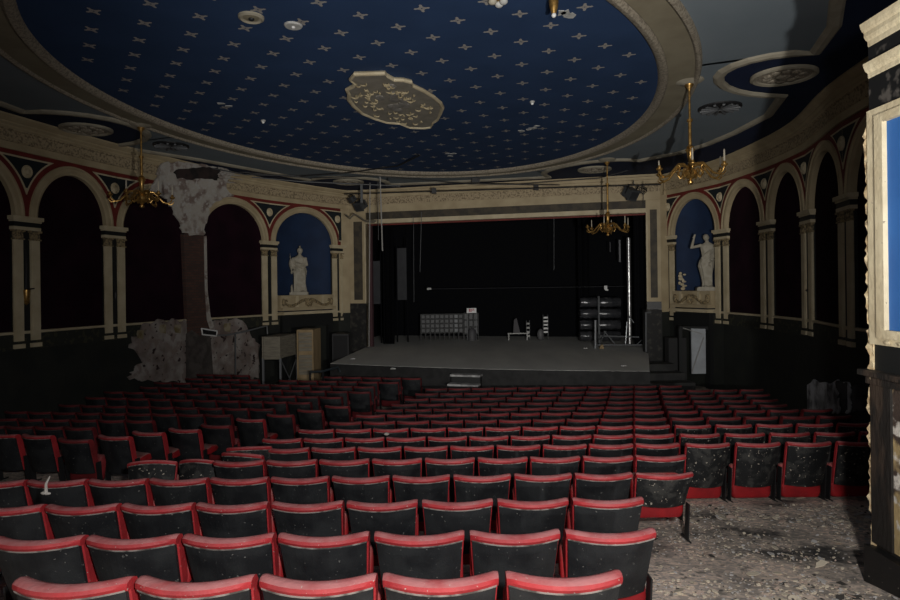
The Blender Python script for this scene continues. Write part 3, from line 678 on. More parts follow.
# rack of white shelves, ladder-like items
def rack(x, ya, yb, w_px, n, Y, label, m):
    A = at(x-w_px/2, yb, Y); Bq = at(x+w_px/2, ya, Y)
    t = thing('storage_rack', label, 'rack', ((A.x+Bq.x)/2,Y,ZST))
    b = MB()
    for sx in (A.x,Bq.x-.02): b.box(sx,sx+.02,Y-.02,Y+.02,ZST,Bq.z+.12)
    b.build('upright', M['frameG'], t)
    for k in range(n):
        z = A.z+(Bq.z-A.z)*k/(n-1); b = MB(); b.box(A.x+.02,Bq.x-.02,Y-.08,Y+.05,z-.035,z+.035); b.build('shelf', m, t)
rack(545.5,317.5,332,5,5,24.5,'narrow rack of bright white boards at rear of stage',M['white'])
rack(528,323.5,336,3.5,4,24.5,'small rack of pale bits at the rear of the stage',M['dullwhite'])
A = at(516,328,24.6)
t = thing('covered_chair', 'pale cloth covered shape at the rear of the stage', 'covered object', (A.x,A.y,ZST))
b = MB(); b.hexa([(A.x-.12,A.y-.1,ZST+.3),(A.x+.16,A.y-.1,ZST+.3),(A.x+.16,A.y+.15,ZST+.3),(A.x-.12,A.y+.15,ZST+.3)], [(A.x-.08,A.y-.02,ZST+.82),(A.x+.03,A.y-.02,ZST+.9),(A.x+.03,A.y+.12,ZST+.9),(A.x-.08,A.y+.12,ZST+.82)]); b.build('cloth', mat('dusty_cloth', (.10,.095,.10), .9), t)
b = MB(); b.box(A.x-.35,A.x+.5,A.y-.14,A.y+.15,ZST+.26,ZST+.30); [b.box(A.x+q,A.x+q+.04,A.y-.1,A.y-.06,ZST,ZST+.26) for q in (-.33,.42)]; b.build('low_table', M['dullwhite'], t)
A = at(540.5,331,24.3)
tag(MB().ell((A.x,A.y,ZST+.24+.0), .14,.12,.24, 12, 8).build('plastic_sack', mat('grey_sack', (.12,.12,.125), .5, bump=.6, bscale=9), smooth=True), 'grey slumped sack left of the bright white rack', 'sack')
A = at(472,329,24.8)
b = MB(); b.lathe([(.17,ZST),(.18,ZST+.25),(.15,ZST+.42),(.06,ZST+.5)], (A.x,A.y,0), 16)
tag(b.build('stool', mat('grey_barrel', (.08,.08,.085), .6), smooth=True), 'squat grey drum below the small sign', 'drum')
# black wrapped bundles: two stacks of four
k = 0
for ci, (xa, xb) in enumerate(((579.5,597.5),(598.5,620))):
    for ri in range(4):
        y0 = 297+ri*11.2; A = at(xa, y0+10.6, 22.9); Bq = at(xb, y0, 22.9)
        lab = 'shiny black wrapped bundle, %s of %s stack on the stage' % (['topmost','second from top','second from bottom','lowest'][ri], ['left','right'][ci])
        b = MB(); n = 10; ring = []
        cz = (A.z+Bq.z)/2; hz = (Bq.z-A.z)/2; 
        vs = []
        for i in range(n+1):
            x = A.x+.01+(Bq.x-A.x-.02)*i/n; s_ = .55+.45*sin(pi*min(1,max(0,.12+i/n*.76)))
            for q in range(12):
                a = 2*pi*q/12; vs.append((x, 22.9+.26*cos(a)*s_, cz+hz*sin(a)*(.75+.25*s_)*(1+.06*sin(i*2+q))))
        b.add(vs, [(i*12+q,i*12+(q+1) % 12,(i+1)*12+(q+1) % 12,(i+1)*12+q) for i in range(n) for q in range(12)]+[tuple(range(12))[::-1],tuple(range(n*12,n*12+12))])
        tag(b.build('wrapped_bundle', M['sheet'], smooth=True), lab, 'bundle', 'shiny black wrapped bundles stacked on the stage')
A = at(597.8,297,22.7); Bq = at(597.8,340,22.7)
tag(MB().box(A.x-.03,A.x+.03,22.55,22.62,ZST,A.z+.03).build('wooden_post', M['frameG']), 'upright post between the two stacks of black bundles', 'post')
# shiny column
A = at(628.5,238,21.9)
b = MB(); b.lathe([(.075,ZST),(.075,A.z)], (A.x,21.9,0), 14)
tag(b.build('metal_pole', M['silver'], smooth=True), 'tall bright metal pole at right of the stage', 'pole')
A = at(619.5,240,22.6); Bq = at(619.5,262,22.6)
tag(MB().box(A.x-.03,A.x+.03,22.58,22.62,Bq.z,A.z).build('hanging_cord', mat('grey_webbing', (.16,.16,.17), .7)), 'short grey strap hanging left of the bright pole', 'strap')
A = at(610,242,22.7); Bq = at(610,252,22.7)
tag(MB().box(A.x-.015,A.x+.015,22.68,22.72,Bq.z,A.z).build('hanging_cord', mat('dim_webbing', (.06,.06,.065), .7)), 'faint short strap hanging above the black bundles', 'strap')
# scaffold base frame
t = thing('scaffold_frame', 'low metal scaffold frame lying on the right of the stage', 'scaffold', at(615,350,20.9))
S = lambda x, y, Y: tuple(at(x, y, Y))
b = MB(); b.tube([S(595.5,320,20.9),S(595.5,349,20.9)], .045, 8); b.build('post', M['greymetal'], t)
for a_, c_ in (((597,345,20.9),(645,345,20.7)),((600,336,21.3),(639,337,21.2)),((645,343,20.7),(645,312.5,20.7))):
    b = MB(); b.tube([S(*a_),S(*c_)], .028, 8); b.build('rail', M['greymetal'], t)
for a_, c_ in (((600,343,20.9),(606,331,21.3)),((604,331,21.2),(615,344,20.9)),((627,322,21),(625.5,344,21)),((634,323,21.2),(629,316,21.2)),((636,345,20.8),(642,340,20.9))):
    b = MB(); b.tube([S(*a_),S(*c_)], .02, 6); b.build('brace', M['greymetal'], t)
A = at(602,348,20.8); tag(MB().hexa([(A.x-.08,A.y,ZST),(A.x+.08,A.y,ZST),(A.x+.08,A.y+.1,ZST),(A.x-.08,A.y+.1,ZST)],[(A.x-.03,A.y,ZST+.14),(A.x+.04,A.y,ZST+.14),(A.x+.04,A.y+.1,ZST+.14),(A.x-.03,A.y+.1,ZST+.14)]).build('wooden_block', M['plywarm']), 'small wooden block beside the scaffold post', 'block')
# stage steps
t = thing('stage_steps', 'short flight of grey steps up to the stage front', 'steps', at(468,386,15.9))
u = (FR-FL).normalized(); n_ = Vector((u.y,-u.x)); n_ = n_ if n_.y < 0 else -n_
c0 = Vector(at(468,373,16.0).to_2d())+n_*.02
for k in range(3):
    z = ZST-.10-.21*k
    b = MB(); P0 = c0+n_*(.02+.26*k)
    Q = [P0-u*.41, P0+u*.41, P0+u*.41+n_*.30, P0-u*.41+n_*.30]
    b.hexa([(q.x,q.y,z-.05) for q in Q], [(q.x,q.y,z) for q in Q]); b.build('tread', mat('worn_grey_tread', (.5,.5,.49), .8, col2=(.25,.25,.25), scale=6), t)
    b = MB(); Q = [P0-u*.39, P0+u*.39, P0+u*.39+n_*.22, P0-u*.39+n_*.22]
    b.hexa([(q.x,q.y,-3.4) for q in Q], [(q.x,q.y,z-.05) for q in Q]); b.build('riser', M['blackpaint'], t)
# litter on the stage
for (x, y, lab) in ((623,366,'small white scrap lying on right of the stage floor'),(393,369,'small white scrap lying at the front edge of the stage'),(353,359,'small pinkish scrap on left of the stage floor'),(585,348.5,'pale scrap lying below the black bundles on stage')):
    a_, b_ = sray(x, y); Y = ZST/b_; p = (a_*Y, Y)
    tag(MB().hexa([(p[0]-.07,p[1]-.06,ZST),(p[0]+.08,p[1]-.05,ZST),(p[0]+.06,p[1]+.08,ZST),(p[0]-.05,p[1]+.06,ZST)],[(p[0]-.06,p[1]-.05,ZST+.02),(p[0]+.07,p[1]-.04,ZST+.03),(p[0]+.05,p[1]+.07,ZST+.02),(p[0]-.04,p[1]+.05,ZST+.04)]).build('paper_scrap', M['dullwhite']), lab, 'litter')

# ------------------------------------------------------------------ niches: ledge, statue
def niche(B, left):
    L = B.L; c = L/2
    s = 'left' if left else 'right'
    t = thing('niche_ledge', 'cream ledge with gilt scrollwork under the %s statue' % s, 'ledge', B.w(c,.2,-.2))
    h = L/2-.36
    b = MB(); bbox(b, B, c-h, c+h, -.65, .16, -.30, -.20); bbox(b, B, c-h, c+h, -.1, .12, -.62, -.30); bbox(b, B, c-h-.02, c+h+.02, -.1, .26, -.72, -.62); b.build('parapet', M['cream'], t)
    b = MB(); bbox(b, B, c-h+.05, c+h-.05, -.1, .22, -.86, -.80); bbox(b, B, c-h+.0, c+h+.0, -.1, .30, -.80, -.76); b.build('lower_shelf', M['creamlight'], t)
    b = MB()
    for sg in (-1, 1):
        pts = [(.0,-.42),(.10,-.36),(.25,-.40),(.4,-.48),(.55,-.56),(.72,-.56),(.85,-.48),(.88,-.38),(.80,-.36),(.78,-.42)]
        b.tube([B.w(c+sg*q[0]*h, .15, q[1]) for q in pts], [.05,.06,.055,.05,.05,.05,.045,.04,.035,.03], 8)
    b.ell(B.w(c,.15,-.46), .14,.10,.13, 12, 8)
    for k in range(7):
        a = 2*pi*k/7; b.ell(B.w(c+.13*cos(a),.18,-.46+.11*sin(a)), .045,.04,.045, 8, 5)
    for sg in (-1, 1): b.ell(B.w(c+sg*(h-.1),.15,-.44), .07,.06,.14, 8, 6)
    b.build('scrollwork', M['capital'], t, smooth=True)
    for sg in (-.42, .55):
        b = MB(); bbox(b, B, c+sg*h-.05, c+sg*h+.05, .12, .17, -.62, -.22); b.build('baluster', M['creamlight'], t)
niche(LB[7], True); niche(RB[6], False)
for B, lab in ((LB[7],'black recessed surround below the left statue ledge'),(RB[6],'black door surround below the right statue ledge')):
    t = thing('niche_surround', lab, 'surround', B.w(B.L/2,.1,-3.4)); h = B.L/2-.40; c = B.L/2
    b = MB(); bbox(b, B, c-h, c+h, 0, .16, -1.30, -.90); b.build('lintel', M['blackpaint'], t)
    for sg in (-1, 1):
        u0, u1 = sorted((c+sg*h, c+sg*(h-.2))); b = MB(); bbox(b, B, u0, u1, 0, .14, -3.4, -1.30); b.build('jamb', M['blackpaint'], t)

def statue(root, male):
    b = MB()
    # robed trunk: rings (z, rx, ry, cx, cy)
    if male: R_ = [(.0,.15,.13,.0,0),(.12,.14,.13,0,0),(.3,.15,.13,-.01,0),(.5,.17,.14,-.02,0),(.7,.20,.15,-.03,0),(.86,.19,.15,-.01,0),(1.0,.15,.12,.01,0),(1.12,.165,.12,.02,0),(1.25,.19,.12,.02,0),(1.36,.195,.11,.02,0),(1.42,.12,.08,.015,0),(1.46,.055,.055,.01,0),(1.52,.05,.05,0,0)]
    else: R_ = [(.0,.19,.17,.02,0),(.15,.17,.15,.02,0),(.35,.165,.14,.01,0),(.6,.18,.15,0,0),(.8,.20,.16,.0,0),(.95,.17,.13,.0,0),(1.05,.16,.12,-.01,0),(1.2,.18,.13,-.02,0),(1.3,.18,.11,-.02,0),(1.36,.11,.08,-.01,0),(1.41,.05,.05,0,0),(1.47,.047,.047,0.01,0)]
    seg = 40; vs = []
    for (z, rx, ry, cx, cy) in R_:
        am = .10 if z < .95 else .04 if z < 1.3 else 0
        for k in range(seg):
            a = 2*pi*k/seg; f = 1+am*sin(a*9+z*2.2)+am*.6*sin(a*4-z*5)
            vs.append((cx+rx*f*cos(a), cy+ry*f*sin(a), z))
    b.add(vs, [(i*seg+k,i*seg+(k+1) % seg,(i+1)*seg+(k+1) % seg,(i+1)*seg+k) for i in range(len(R_)-1) for k in range(seg)]+[tuple(range(seg))[::-1],tuple(range((len(R_)-1)*seg,len(R_)*seg))])
    zt_ = R_[-1][0]+.09
    hx = -.015 if male else .01
    b.ell((hx,0,zt_), .078,.095,.115, 18, 12)
    fy = -.09
    b.ell((hx,-.098,zt_-.01), .013,.022,.025, 8, 6); b.ell((hx,-.085,zt_-.055), .025,.014,.010, 8, 5); b.ell((hx,-.075,zt_-.09), .03,.02,.02, 8, 5)
    for sg in (-1,1): b.ell((hx+sg*.03,-.082,zt_+.018), .014,.01,.008, 8, 5); b.ell((hx+sg*.078,0,zt_), .012,.022,.028, 8, 5)
    if male:
        for k in range(26):
            a = random.uniform(0,2*pi); q = random.uniform(.2,1); b.ell((hx+.07*cos(a)*q, .02+.075*sin(a)*q, zt_+.10*sqrt(max(0,1-q*q*.8))), .025,.025,.02, 6, 4)
    else:
        b.ell((hx,.015,zt_+.03), .09,.11,.105, 16, 10); b.tube([(hx,-.06,zt_+.13),(hx,.0,zt_+.18),(hx,.08,zt_+.16),(hx,.12,zt_+.06)], [.015,.03,.03,.015], 8)
    def arm(sh, el, wr, ra=.052, rf=.042, rw=.027):
        sh, el, wr = Vector(sh), Vector(el), Vector(wr)
        b.tube([sh, sh.lerp(el,.5), el], [ra,ra*.95,rf], 10); b.ell(el, rf*1.05,rf*1.05,rf*1.05, 10, 6); b.ell(sh, ra*1.15,ra*1.1,ra*1.15, 10, 6)
        b.tube([el, el.lerp(wr,.4), wr], [rf,rf*.98,rw], 10)
        d = (wr-el).normalized(); s_ = d.cross(Vector((0,1,0)))
        s_ = s_.normalized() if s_.length > .2 else Vector((1,0,0))
        palm = wr+d*.045; b.ell(palm, .034,.02,.045, 10, 6)
        for i, (o_, l_) in enumerate(((-.026,.065),(-.009,.078),(.009,.074),(.026,.058))):
            p0 = palm+d*.03+s_*o_; b.tube([p0, p0+d*l_*.5+Vector((0,-.006,0)), p0+d*l_+Vector((0,-.022,0))], [.010,.009,.007], 6)
        p0 = wr+d*.02+s_*.03; b.tube([p0, p0+s_*.028+d*.025, p0+s_*.034+d*.055], [.011,.010,.008], 6)
    if male:
        arm((-.17,0,1.36),(-.42,-.04,1.30),(-.36,-.10,1.58)); arm((.20,0,1.34),(.26,.03,1.06),(.13,-.13,.93))
        # drape rolls
        for k in range(5): b.tube([(.20,-.02,1.3-.1*k),(.05,-.14,1.15-.08*k),(-.14,-.12,.96-.06*k),(-.19,.02,.85-.05*k)], [.03,.034,.034,.02], 8)
        for k in range(6): b.tube([(-.17+.055*k,-.13,.82-.03*k),(-.10+.04*k,-.16,.45),(-.07+.035*k,-.15,.04)], [.022,.026,.018], 6)
        for sx in (-.07,.08): b.ell((sx,-.14,.035), .05,.10,.035, 10, 6)
    else:
        arm((-.19,0,1.27),(-.27,.02,1.02),(-.24,-.11,.82)); arm((.17,0,1.27),(.22,-.06,1.03),(-.02,-.18,1.05))
        for k in range(5): b.tube([(-.19,-.03,1.24-.11*k),(-.03,-.15,1.10-.1*k),(.14,-.12,1.02-.09*k),(.19,.0,.98-.08*k)], [.025,.03,.03,.02], 8)
        for k in range(7): b.tube([(-.14+.048*k,-.14,.8),(-.15+.052*k,-.17,.45),(-.16+.056*k,-.17,.03)], [.02,.026,.022], 6)
        b.ell((.10,-.2,.03), .045,.09,.03, 10, 6)
        b.tube([(-.27,-.05,1.0),(-.285,-.05,1.48)], [.016,.008], 8)
        b.ell((-.23,-.02,1.08), .10,.12,.20, 14, 9)
        b.tube([(-.24,-.02,.0),(-.25,-.02,.22),(-.24,-.02,.3)], [.05,.03,.01], 8)
    o = b.build('figure', M['stone'], root, local=True, smooth=True)
    md = o.modifiers.new('one_surface', 'REMESH'); md.mode = 'VOXEL'; md.voxel_size = .013; md.use_smooth_shade = True
    b = MB(); b.box(-.30,.26,-.22,.20,-.10,0); b.box(-.27,.23,-.20,.18,-.0,.02); b.build('plinth', M['stone'], root, local=True)
    return o
for B, px, y_foot, male, lab, fac in ((LB[7],300.5,291.5,False,'pale robed helmeted female statue standing in the left blue niche',.94),(RB[6],706.5,286.5,True,'pale draped male statue with raised arm in right blue niche',.95)):
    u, z = B.hit(px, y_foot, -.05)
    p = B.w(u, -.08, -.10)
    rz = math.atan2(p[0], p[1])
    root = thing('statue', lab, 'statue', p, -rz*.7)
    statue(root, male); root.scale = (1.05,1.0,.955) if male else (1.12,1.05,.925)
# broken plaster fragment stuck at left of right niche
u, z = RB[6].hit(682.5,279,.02); p = RB[6].w(u+.02,.10,-.2)
b = MB(); rr = random.Random(5)
for k in range(12): b.ell((p[0]+rr.uniform(-.02,.16), p[1]+rr.uniform(-.03,.03), p[2]+.07+k*.045), rr.uniform(.04,.09), .04, rr.uniform(.03,.06), 7, 5)
tag(b.build('plaster_fragment', M['creamlight']), 'jagged pale plaster fragment on ledge left of right statue', 'debris')

# ------------------------------------------------------------------ damaged left wall area
def patch(B, pts, o, name, m, label, cat, thick=.03, of=None, jag=2.0, seed=1, struct_=False):
    rr = random.Random(seed); P = []
    n = len(pts)
    for i in range(n):
        a, c = pts[i], pts[(i+1) % n]; L = hypot(c[0]-a[0], c[1]-a[1]); k = max(1, int(L/3))
        for q in range(k):
            t_ = q/k; P.append((a[0]+(c[0]-a[0])*t_+rr.uniform(-jag,jag)*.5, a[1]+(c[1]-a[1])*t_+rr.uniform(-jag,jag)*.5))
    W = []
    for x, y in P:
        u, z = B.hit(x, y, o); oo = of(z) if of else o
        if of: u, z = B.hit(x, y, oo)
        W.append((u, oo, z))
    import mathutils
    b = MB(); b.hexa([B.w(u, oo-thick, z) for u, oo, z in W], [B.w(u, oo, z) for u, oo, z in W])
    return tag(b.build(name, m), label, cat)
# brick pier
B5, B6 = LB[5], LB[6]
n_ = avg_n(B5, B6).normalized(); P6 = Vector(LP[6]); d_ = Vector((-n_.y, n_.x)); d_ = -d_
class BX: pass
BP = Bay(tuple(P6-Vector((n_.y,-n_.x))*1.0), tuple(P6+Vector((n_.y,-n_.x))*1.0), 'left')
if BP.n.dot(n_) < 0: BP = Bay(tuple(P6+Vector((n_.y,-n_.x))*1.0), tuple(P6-Vector((n_.y,-n_.x))*1.0), 'left')
t = thing('brick_pier', 'bare brick pier stripped of plaster on the left wall', 'pier', (P6.x,P6.y,-3.2))
b = MB()
W = [(183.5,234),(186.5,232),(203,235),(205,237),(206.5,290),(210,330),(213,378),(188,378),(188,330),(186,290)]
pts = [BP.hit(x, y, .10) for x, y in W]
b.hexa([BP.w(u, -.08, z) for u, z in pts], [BP.w(u, .10, z) for u, z in pts]); b.build('brickwork', M['brick'], t)
b = MB(); W = [(204,236),(206.5,236),(207.5,290),(210.5,316),(214,326),(211,332),(207,320),(205,290)]
pts = [BP.hit(x, y, .11) for x, y in W]; b.hexa([BP.w(u, .0, z) for u, z in pts], [BP.w(u, .115, z) for u, z in pts]); b.build('plaster_edge', M['plaster'], t)
b = MB(); W = [(187.5,334),(192,330),(200,336),(209,331),(211,340),(213.5,378),(187.5,378)]
pts = [BP.hit(x, y, .13) for x, y in W]; b.hexa([BP.w(u, .0, z) for u, z in pts], [BP.w(u, .13, z) for u, z in pts]); b.build('rendered_base', mat('grey_brown_render', (.09,.078,.07), .95, col2=(.05,.042,.038), scale=4, world=True, bump=.6), t)
ofz = lambda z: .14+max(0, min(1, (z-2.4)/.9))*.24
patch(BP, [(184,234),(179,222),(172,208),(165,198),(158,196),(148,190),(157,180),(160,165),(168,162),(200,163),(215,166),(228,168),(230,180),(226,186),(234,196),(222,199),(212,206),(207,216),(204,235)], .15, 'spalled_plaster', M['plaster'], 'ragged grey patch of spalled plaster above the brick pier', 'damaged plaster', .05, ofz, 3, 4)
patch(BP, [(173,172),(180,168.5),(206,167),(219,168),(222,175),(219,180),(205,178),(192,180),(178,178)], .15, 'hole', M['hole'], 'dark hole in the cornice above brick pier', 'hole', .02, lambda z: ofz(z)+.02, 2, 6)  # thin dark sheet laid over the plaster as the hole
# broken laths by the hole
b = MB(); rr = random.Random(8)
for k in range(9):
    x0 = 219+rr.uniform(-2,4); y0 = 168+k*1.6; pA = BP.hit(x0, y0, .42); pB = BP.hit(x0+rr.uniform(8,24), y0+rr.uniform(1,4), .42)
    b.tube([BP.w(pA[0],.43,pA[1]),BP.w(pB[0],.44,pB[1])], [.03,.012], 5)
tag(b.build('broken_laths', M['plaster']), 'splintered laths sticking out right of the cornice hole', 'debris')
patch(B5, [(131,341),(138,333),(142,325),(150,321.5),(170,320),(187,321),(189,330),(190,345),(188,360),(190,378),(185,384),(170,382),(150,380),(128,379),(134,370),(142,362),(136,352),(128,346)], .03, 'stripped_plaster', M['rough'], 'large stripped grey and brown wall patch left of brick pier', 'damaged plaster', .03, None, 4, 2)
patch(B6, [(208,332),(212,322),(222,319),(238,319),(243,322),(249,330),(254,340),(259,345),(258,378),(240,379),(220,378),(208,378)], .03, 'stripped_plaster', M['rough'], 'stripped blotchy wall patch between brick pier and wooden cabinets', 'damaged plaster', .03, None, 3, 3)
for (x, y, Bq, lab) in ((163,328.5,B5,'first ochre stained hole above the stripped patch'),(178,328.5,B5,'ochre stained hole nearest left of brick pier'),(140.5,334,B5,'lowest ochre stain at left end of stripped wall'),(227.5,327,B6,'ochre stained hole right of the brick pier')):
    patch(Bq, [(x-3,y-4),(x+3,y-4.5),(x+3.5,y),(x+2.5,y+5),(x-3,y+4.5),(x-3.8,y)], .045, 'wall_stain', M['ochre'], lab, 'stain', .01, None, 1, 5)
# right wall low plaster patch
patch(RB[3], [(784,395),(788,383),(793,388),(797,390),(806,384),(811,382),(815,380),(822,384),(836,381),(848,384),(852,392),(850,412),(800,412),(784,402)], .03, 'stripped_plaster', mat('bluish_grey_plaster', (.62,.63,.66), .95, col2=(.14,.14,.15), scale=3, lo=.42, hi=.62, detail=9, world=True, bump=.6), 'bluish bare plaster patch low on the right wall', 'damaged plaster', .03, None, 4, 9)
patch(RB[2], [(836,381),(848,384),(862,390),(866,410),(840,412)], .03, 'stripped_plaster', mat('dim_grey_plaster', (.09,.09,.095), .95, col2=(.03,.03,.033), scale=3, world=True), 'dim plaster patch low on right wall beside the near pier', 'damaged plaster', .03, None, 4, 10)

# sconce remnants
def sconce(px, py, Y, label, big=True):
    p = at(px, py, Y); t = thing('wall_sconce', label, 'wall light', tuple(p))
    b = MB(); b.lathe([(.01,-.32),(.05,-.28),(.07,-.1),(.075,.0),(.02,.02)], tuple(p), 12); b.build('torch_bowl', M['brass'], t, smooth=True)
    b = MB(); b.tube([(p.x-.16,p.y,p.z+.04),(p.x,p.y,p.z+.01),(p.x+.17,p.y,p.z+.03)], .015, 6); b.tube([(p.x,p.y,p.z),(p.x+.01,p.y,p.z+.5),(p.x,p.y,p.z+.85)], [.03,.025,.005], 8); b.build('arm', M['iron'], t, smooth=True)
_, Bp4 = None, None
n4 = avg_n(LB[3], LB[4]).normalized(); q = Vector(LP[4])+n4*.14; sconce(26.3, 290, q.y, 'dark torch shaped sconce on far left pilaster')
n5 = avg_n(LB[4], LB[5]).normalized(); q = Vector(LP[5])+n5*.12; p = at(115.5,296,q.y)
tag(MB().lathe([(.02,-.12),(.04,-.06),(.04,.06),(.02,.12)], tuple(p), 10).build('wall_bracket', M['iron']), 'small black bracket on pilaster below left chandelier', 'bracket')
n4 = avg_n(RB[3], RB[4]).normalized(); q = Vector(RP[4])+n4*.14; p = at(806.5,291,q.y)
b = MB(); b.tube([tuple(p),(p.x+.08,p.y,p.z+.08),(p.x+.16,p.y,p.z-.02)], .03, 6); tag(b.build('wall_bracket', M['iron']), 'small black bracket on right wall pilaster', 'bracket')

# emergency light + rail on left
B6h = B6
pA = BP.hit(202,329,.32)
def S2(x, y, o, B=BP): u, z = B.hit(x, y, o); return B.w(u, o, z)
t = thing('light_frame', 'small bright white rectangular frame on the brick pier', 'frame', S2(209,332,.32))
Pq = [S2(201.5,328.5,.32),S2(217,331,.32),S2(216.5,336,.32),S2(202.5,334.5,.32)]
b = MB()
for i in range(4): b.tube([Pq[i],Pq[(i+1) % 4]], .022, 6)
b.build('frame_rim', M['white'], t)
b = MB(); b.add(Pq, [(0,1,2,3)]); b.build('panel', M['iron'], t)
t = thing('handrail', 'thin metal handrail rising to the wooden cabinets', 'handrail', S2(218,378,.5))
pts = [S2(216.5,335.5,.33),S2(228,335,.45),S2(245,331.5,.7),S2(262,327,.9),S2(267,326,.95),S2(267.5,334,.95)]
b = MB(); b.tube(pts, .022, 8); b.build('rail', M['greymetal'], t)
b = MB(); b.tube([S2(235.5,334,.55),S2(235.5,378,.55)], .02, 6); b.build('post', M['frameG'], t)

# ------------------------------------------------------------------ cabinets left of stage
def cabinet(xl, xm, xr, yt, yb, Y, dY, label, mf, ms, parts, legs=False):
    """front face xl..xm, side face xm..xr receding by dY"""
    A = at(xl, yb, Y); Bt = at(xm, yt, Y); C = Vector((at(xr, yt, Y+dY).x, Y+dY))
    zb, ztop = A.z, Bt.z
    f0, f1, s1 = Vector((A.x,Y)), Vector((Bt.x,Y-.0)), C; s0 = f0+(s1-f1)
    t = thing('wooden_cabinet', label, 'cabinet', ((f0.x+f1.x)/2,Y,-3.35))
    z0 = -3.35 if not legs else zb
    b = MB(); b.hexa([(f0.x,f0.y,z0),(f1.x,f1.y,z0),(s1.x,s1.y,z0),(s0.x,s0.y,z0)], [(p.x,p.y,ztop) for p in (f0,f1,s1,s0)]); b.build('carcass', ms, t)
    b = MB(); d = f1-f0
    for (za, zb_) in parts:
        n = max(2, int((zb_-za)/.11))
        for k in range(n):
            z1_ = za+(zb_-za)*k/n+.008; z2_ = za+(zb_-za)*(k+1)/n-.008
            b.hexa([(f0.x+.05,f0.y-.03,z1_),(f1.x-.05,f1.y-.03,z1_),(f1.x-.05,f1.y,z1_),(f0.x+.05,f0.y,z1_)], [(f0.x+.05,f0.y-.03,z2_),(f1.x-.05,f1.y-.03,z2_),(f1.x-.05,f1.y,z2_),(f0.x+.05,f0.y,z2_)])
    b.build('slatted_front', mf, t)
    b = MB()
    for x0, x1 in ((f0.x,f0.x+.045),(f1.x-.045,f1.x)): b.box(x0,x1,Y-.045,Y,z0,ztop)
    b.box(f0.x,f1.x,Y-.04,Y,ztop-.05,ztop); b.build('front_frame', M['plywarm' if legs is False else 'ply'], t)
    if legs:
        for p in (f0+Vector((.03,0)), f1, s1, s0+Vector((.03,0))):
            b = MB(); b.box(p.x-.04,p.x+.02,p.y-.02,p.y+.04,-3.35,zb); b.build('leg', M['greymetal'], t)
        b = MB(); b.tube([(f1.x,f1.y,-3.3),(s1.x,s1.y,zb-.05)], .018, 6); b.tube([(f1.x,f1.y,zb-.05),(s1.x,s1.y,-3.3)], .018, 6); b.build('brace', M['greymetal'], t)
    return t
cabinet(262.5,280.5,297,336.5,358.5,17.6,1.1,'low grey slatted wooden cabinet standing on legs left of stage',M['ply'],M['ply'],[(-2.05,-1.46)],legs=True)
cabinet(297.5,313.5,320.5,329.5,372,17.9,.7,'taller wooden cabinet with warm side right of the slatted one',M['ply'],M['plywarm'],[(-1.85,-1.28),(-2.55,-1.95)])
A = at(332,334,19.8); Bq = at(349,372,19.8)
t = thing('loudspeaker', 'dark boxy cabinet in shadow left of stage opening', 'speaker', (A.x+.3,19.8,-3.35))
b = MB(); b.box(A.x,Bq.x,19.8,20.4,-3.4,A.z); b.build('cabinet_body', mat('dark_cabinet', (.028,.028,.029), .7), t)
b = MB(); b.box(A.x+.04,Bq.x-.04,19.77,19.8,-2.6,A.z-.06); b.build('front_grille', mat('dark_grille', (.018,.018,.019), .9), t)
# small railing by the stage
t = thing('handrail', 'dark bent handrail in front of the tall wooden cabinet', 'handrail', at(318,378,16.8))
b = MB(); pts = [at(310,372,16.9),at(322,371.5,16.9),at(338,367,17.2),at(340,372,17.2)]
b.tube([tuple(p) for p in pts], .035, 8); b.build('rail', mat('dark_blue_rail', (.02,.028,.033), .5), t)
for x in (323,310): 
    b = MB(); p = at(x,371.5,16.9); b.tube([(p.x,p.y,-3.4),(p.x,p.y,p.z)], .03, 6); b.build('post', M['iron'], t)

# ------------------------------------------------------------------ right: door leaf and opening under niche, steps
Br = RB[6]
u0, z0 = Br.hit(680,330,.1)
t = thing('door_leaf', 'pale grey door panel leaning under the right statue niche', 'door', at(699,374,18.0))
Pq = [at(692,374,18.1), at(706,373.5,18.0), at(705.5,329,18.0), at(691.5,328.5,18.1)]
off = Vector((.0,.06,0)); b = MB(); b.hexa([tuple(p) for p in Pq], [tuple(p+off) for p in Pq]); b.build('leaf', M['whiteboard'], t)
b = MB(); b.tube([tuple(at(704,337,17.9)),tuple(at(692,372,17.95))], .012, 5); b.tube([tuple(at(683,328,17.9)),tuple(at(702,334,17.9))], .012, 5); b.build('hanging_wire', M['rope'], t)
t = thing('door_frame', 'black frame around the pale leaning door panel', 'door frame', at(695,374,18.3))
for a_, c_ in (((680,328),(680.5,376)),((711,328),(711,376)),((679,328),(712,328))):
    b = MB(); b.tube([tuple(at(*a_,18.2)),tuple(at(*c_,18.2))], .07, 4); b.build('frame_member', M['blackpaint'], t)
A = at(645.5,312,19.3)
t = thing('marbled_pedestal', 'peeling marbled block with metal edge right of stage', 'pedestal', (A.x+.3,19.4,ZST))
A2 = at(662,354,19.4); b = MB(); b.box(A.x+.05,A2.x,19.35,19.75,ZST-.3,at(650,310,19.4).z); b.build('body', M['marble'], t)
b = MB(); b.tube([tuple(at(646,313,19.3)),tuple(at(646,352,19.3))], .03, 6); b.tube([tuple(at(645,313,19.3)),tuple(at(651,312,19.3))], .03, 6); b.build('metal_edge', M['frameG'], t)
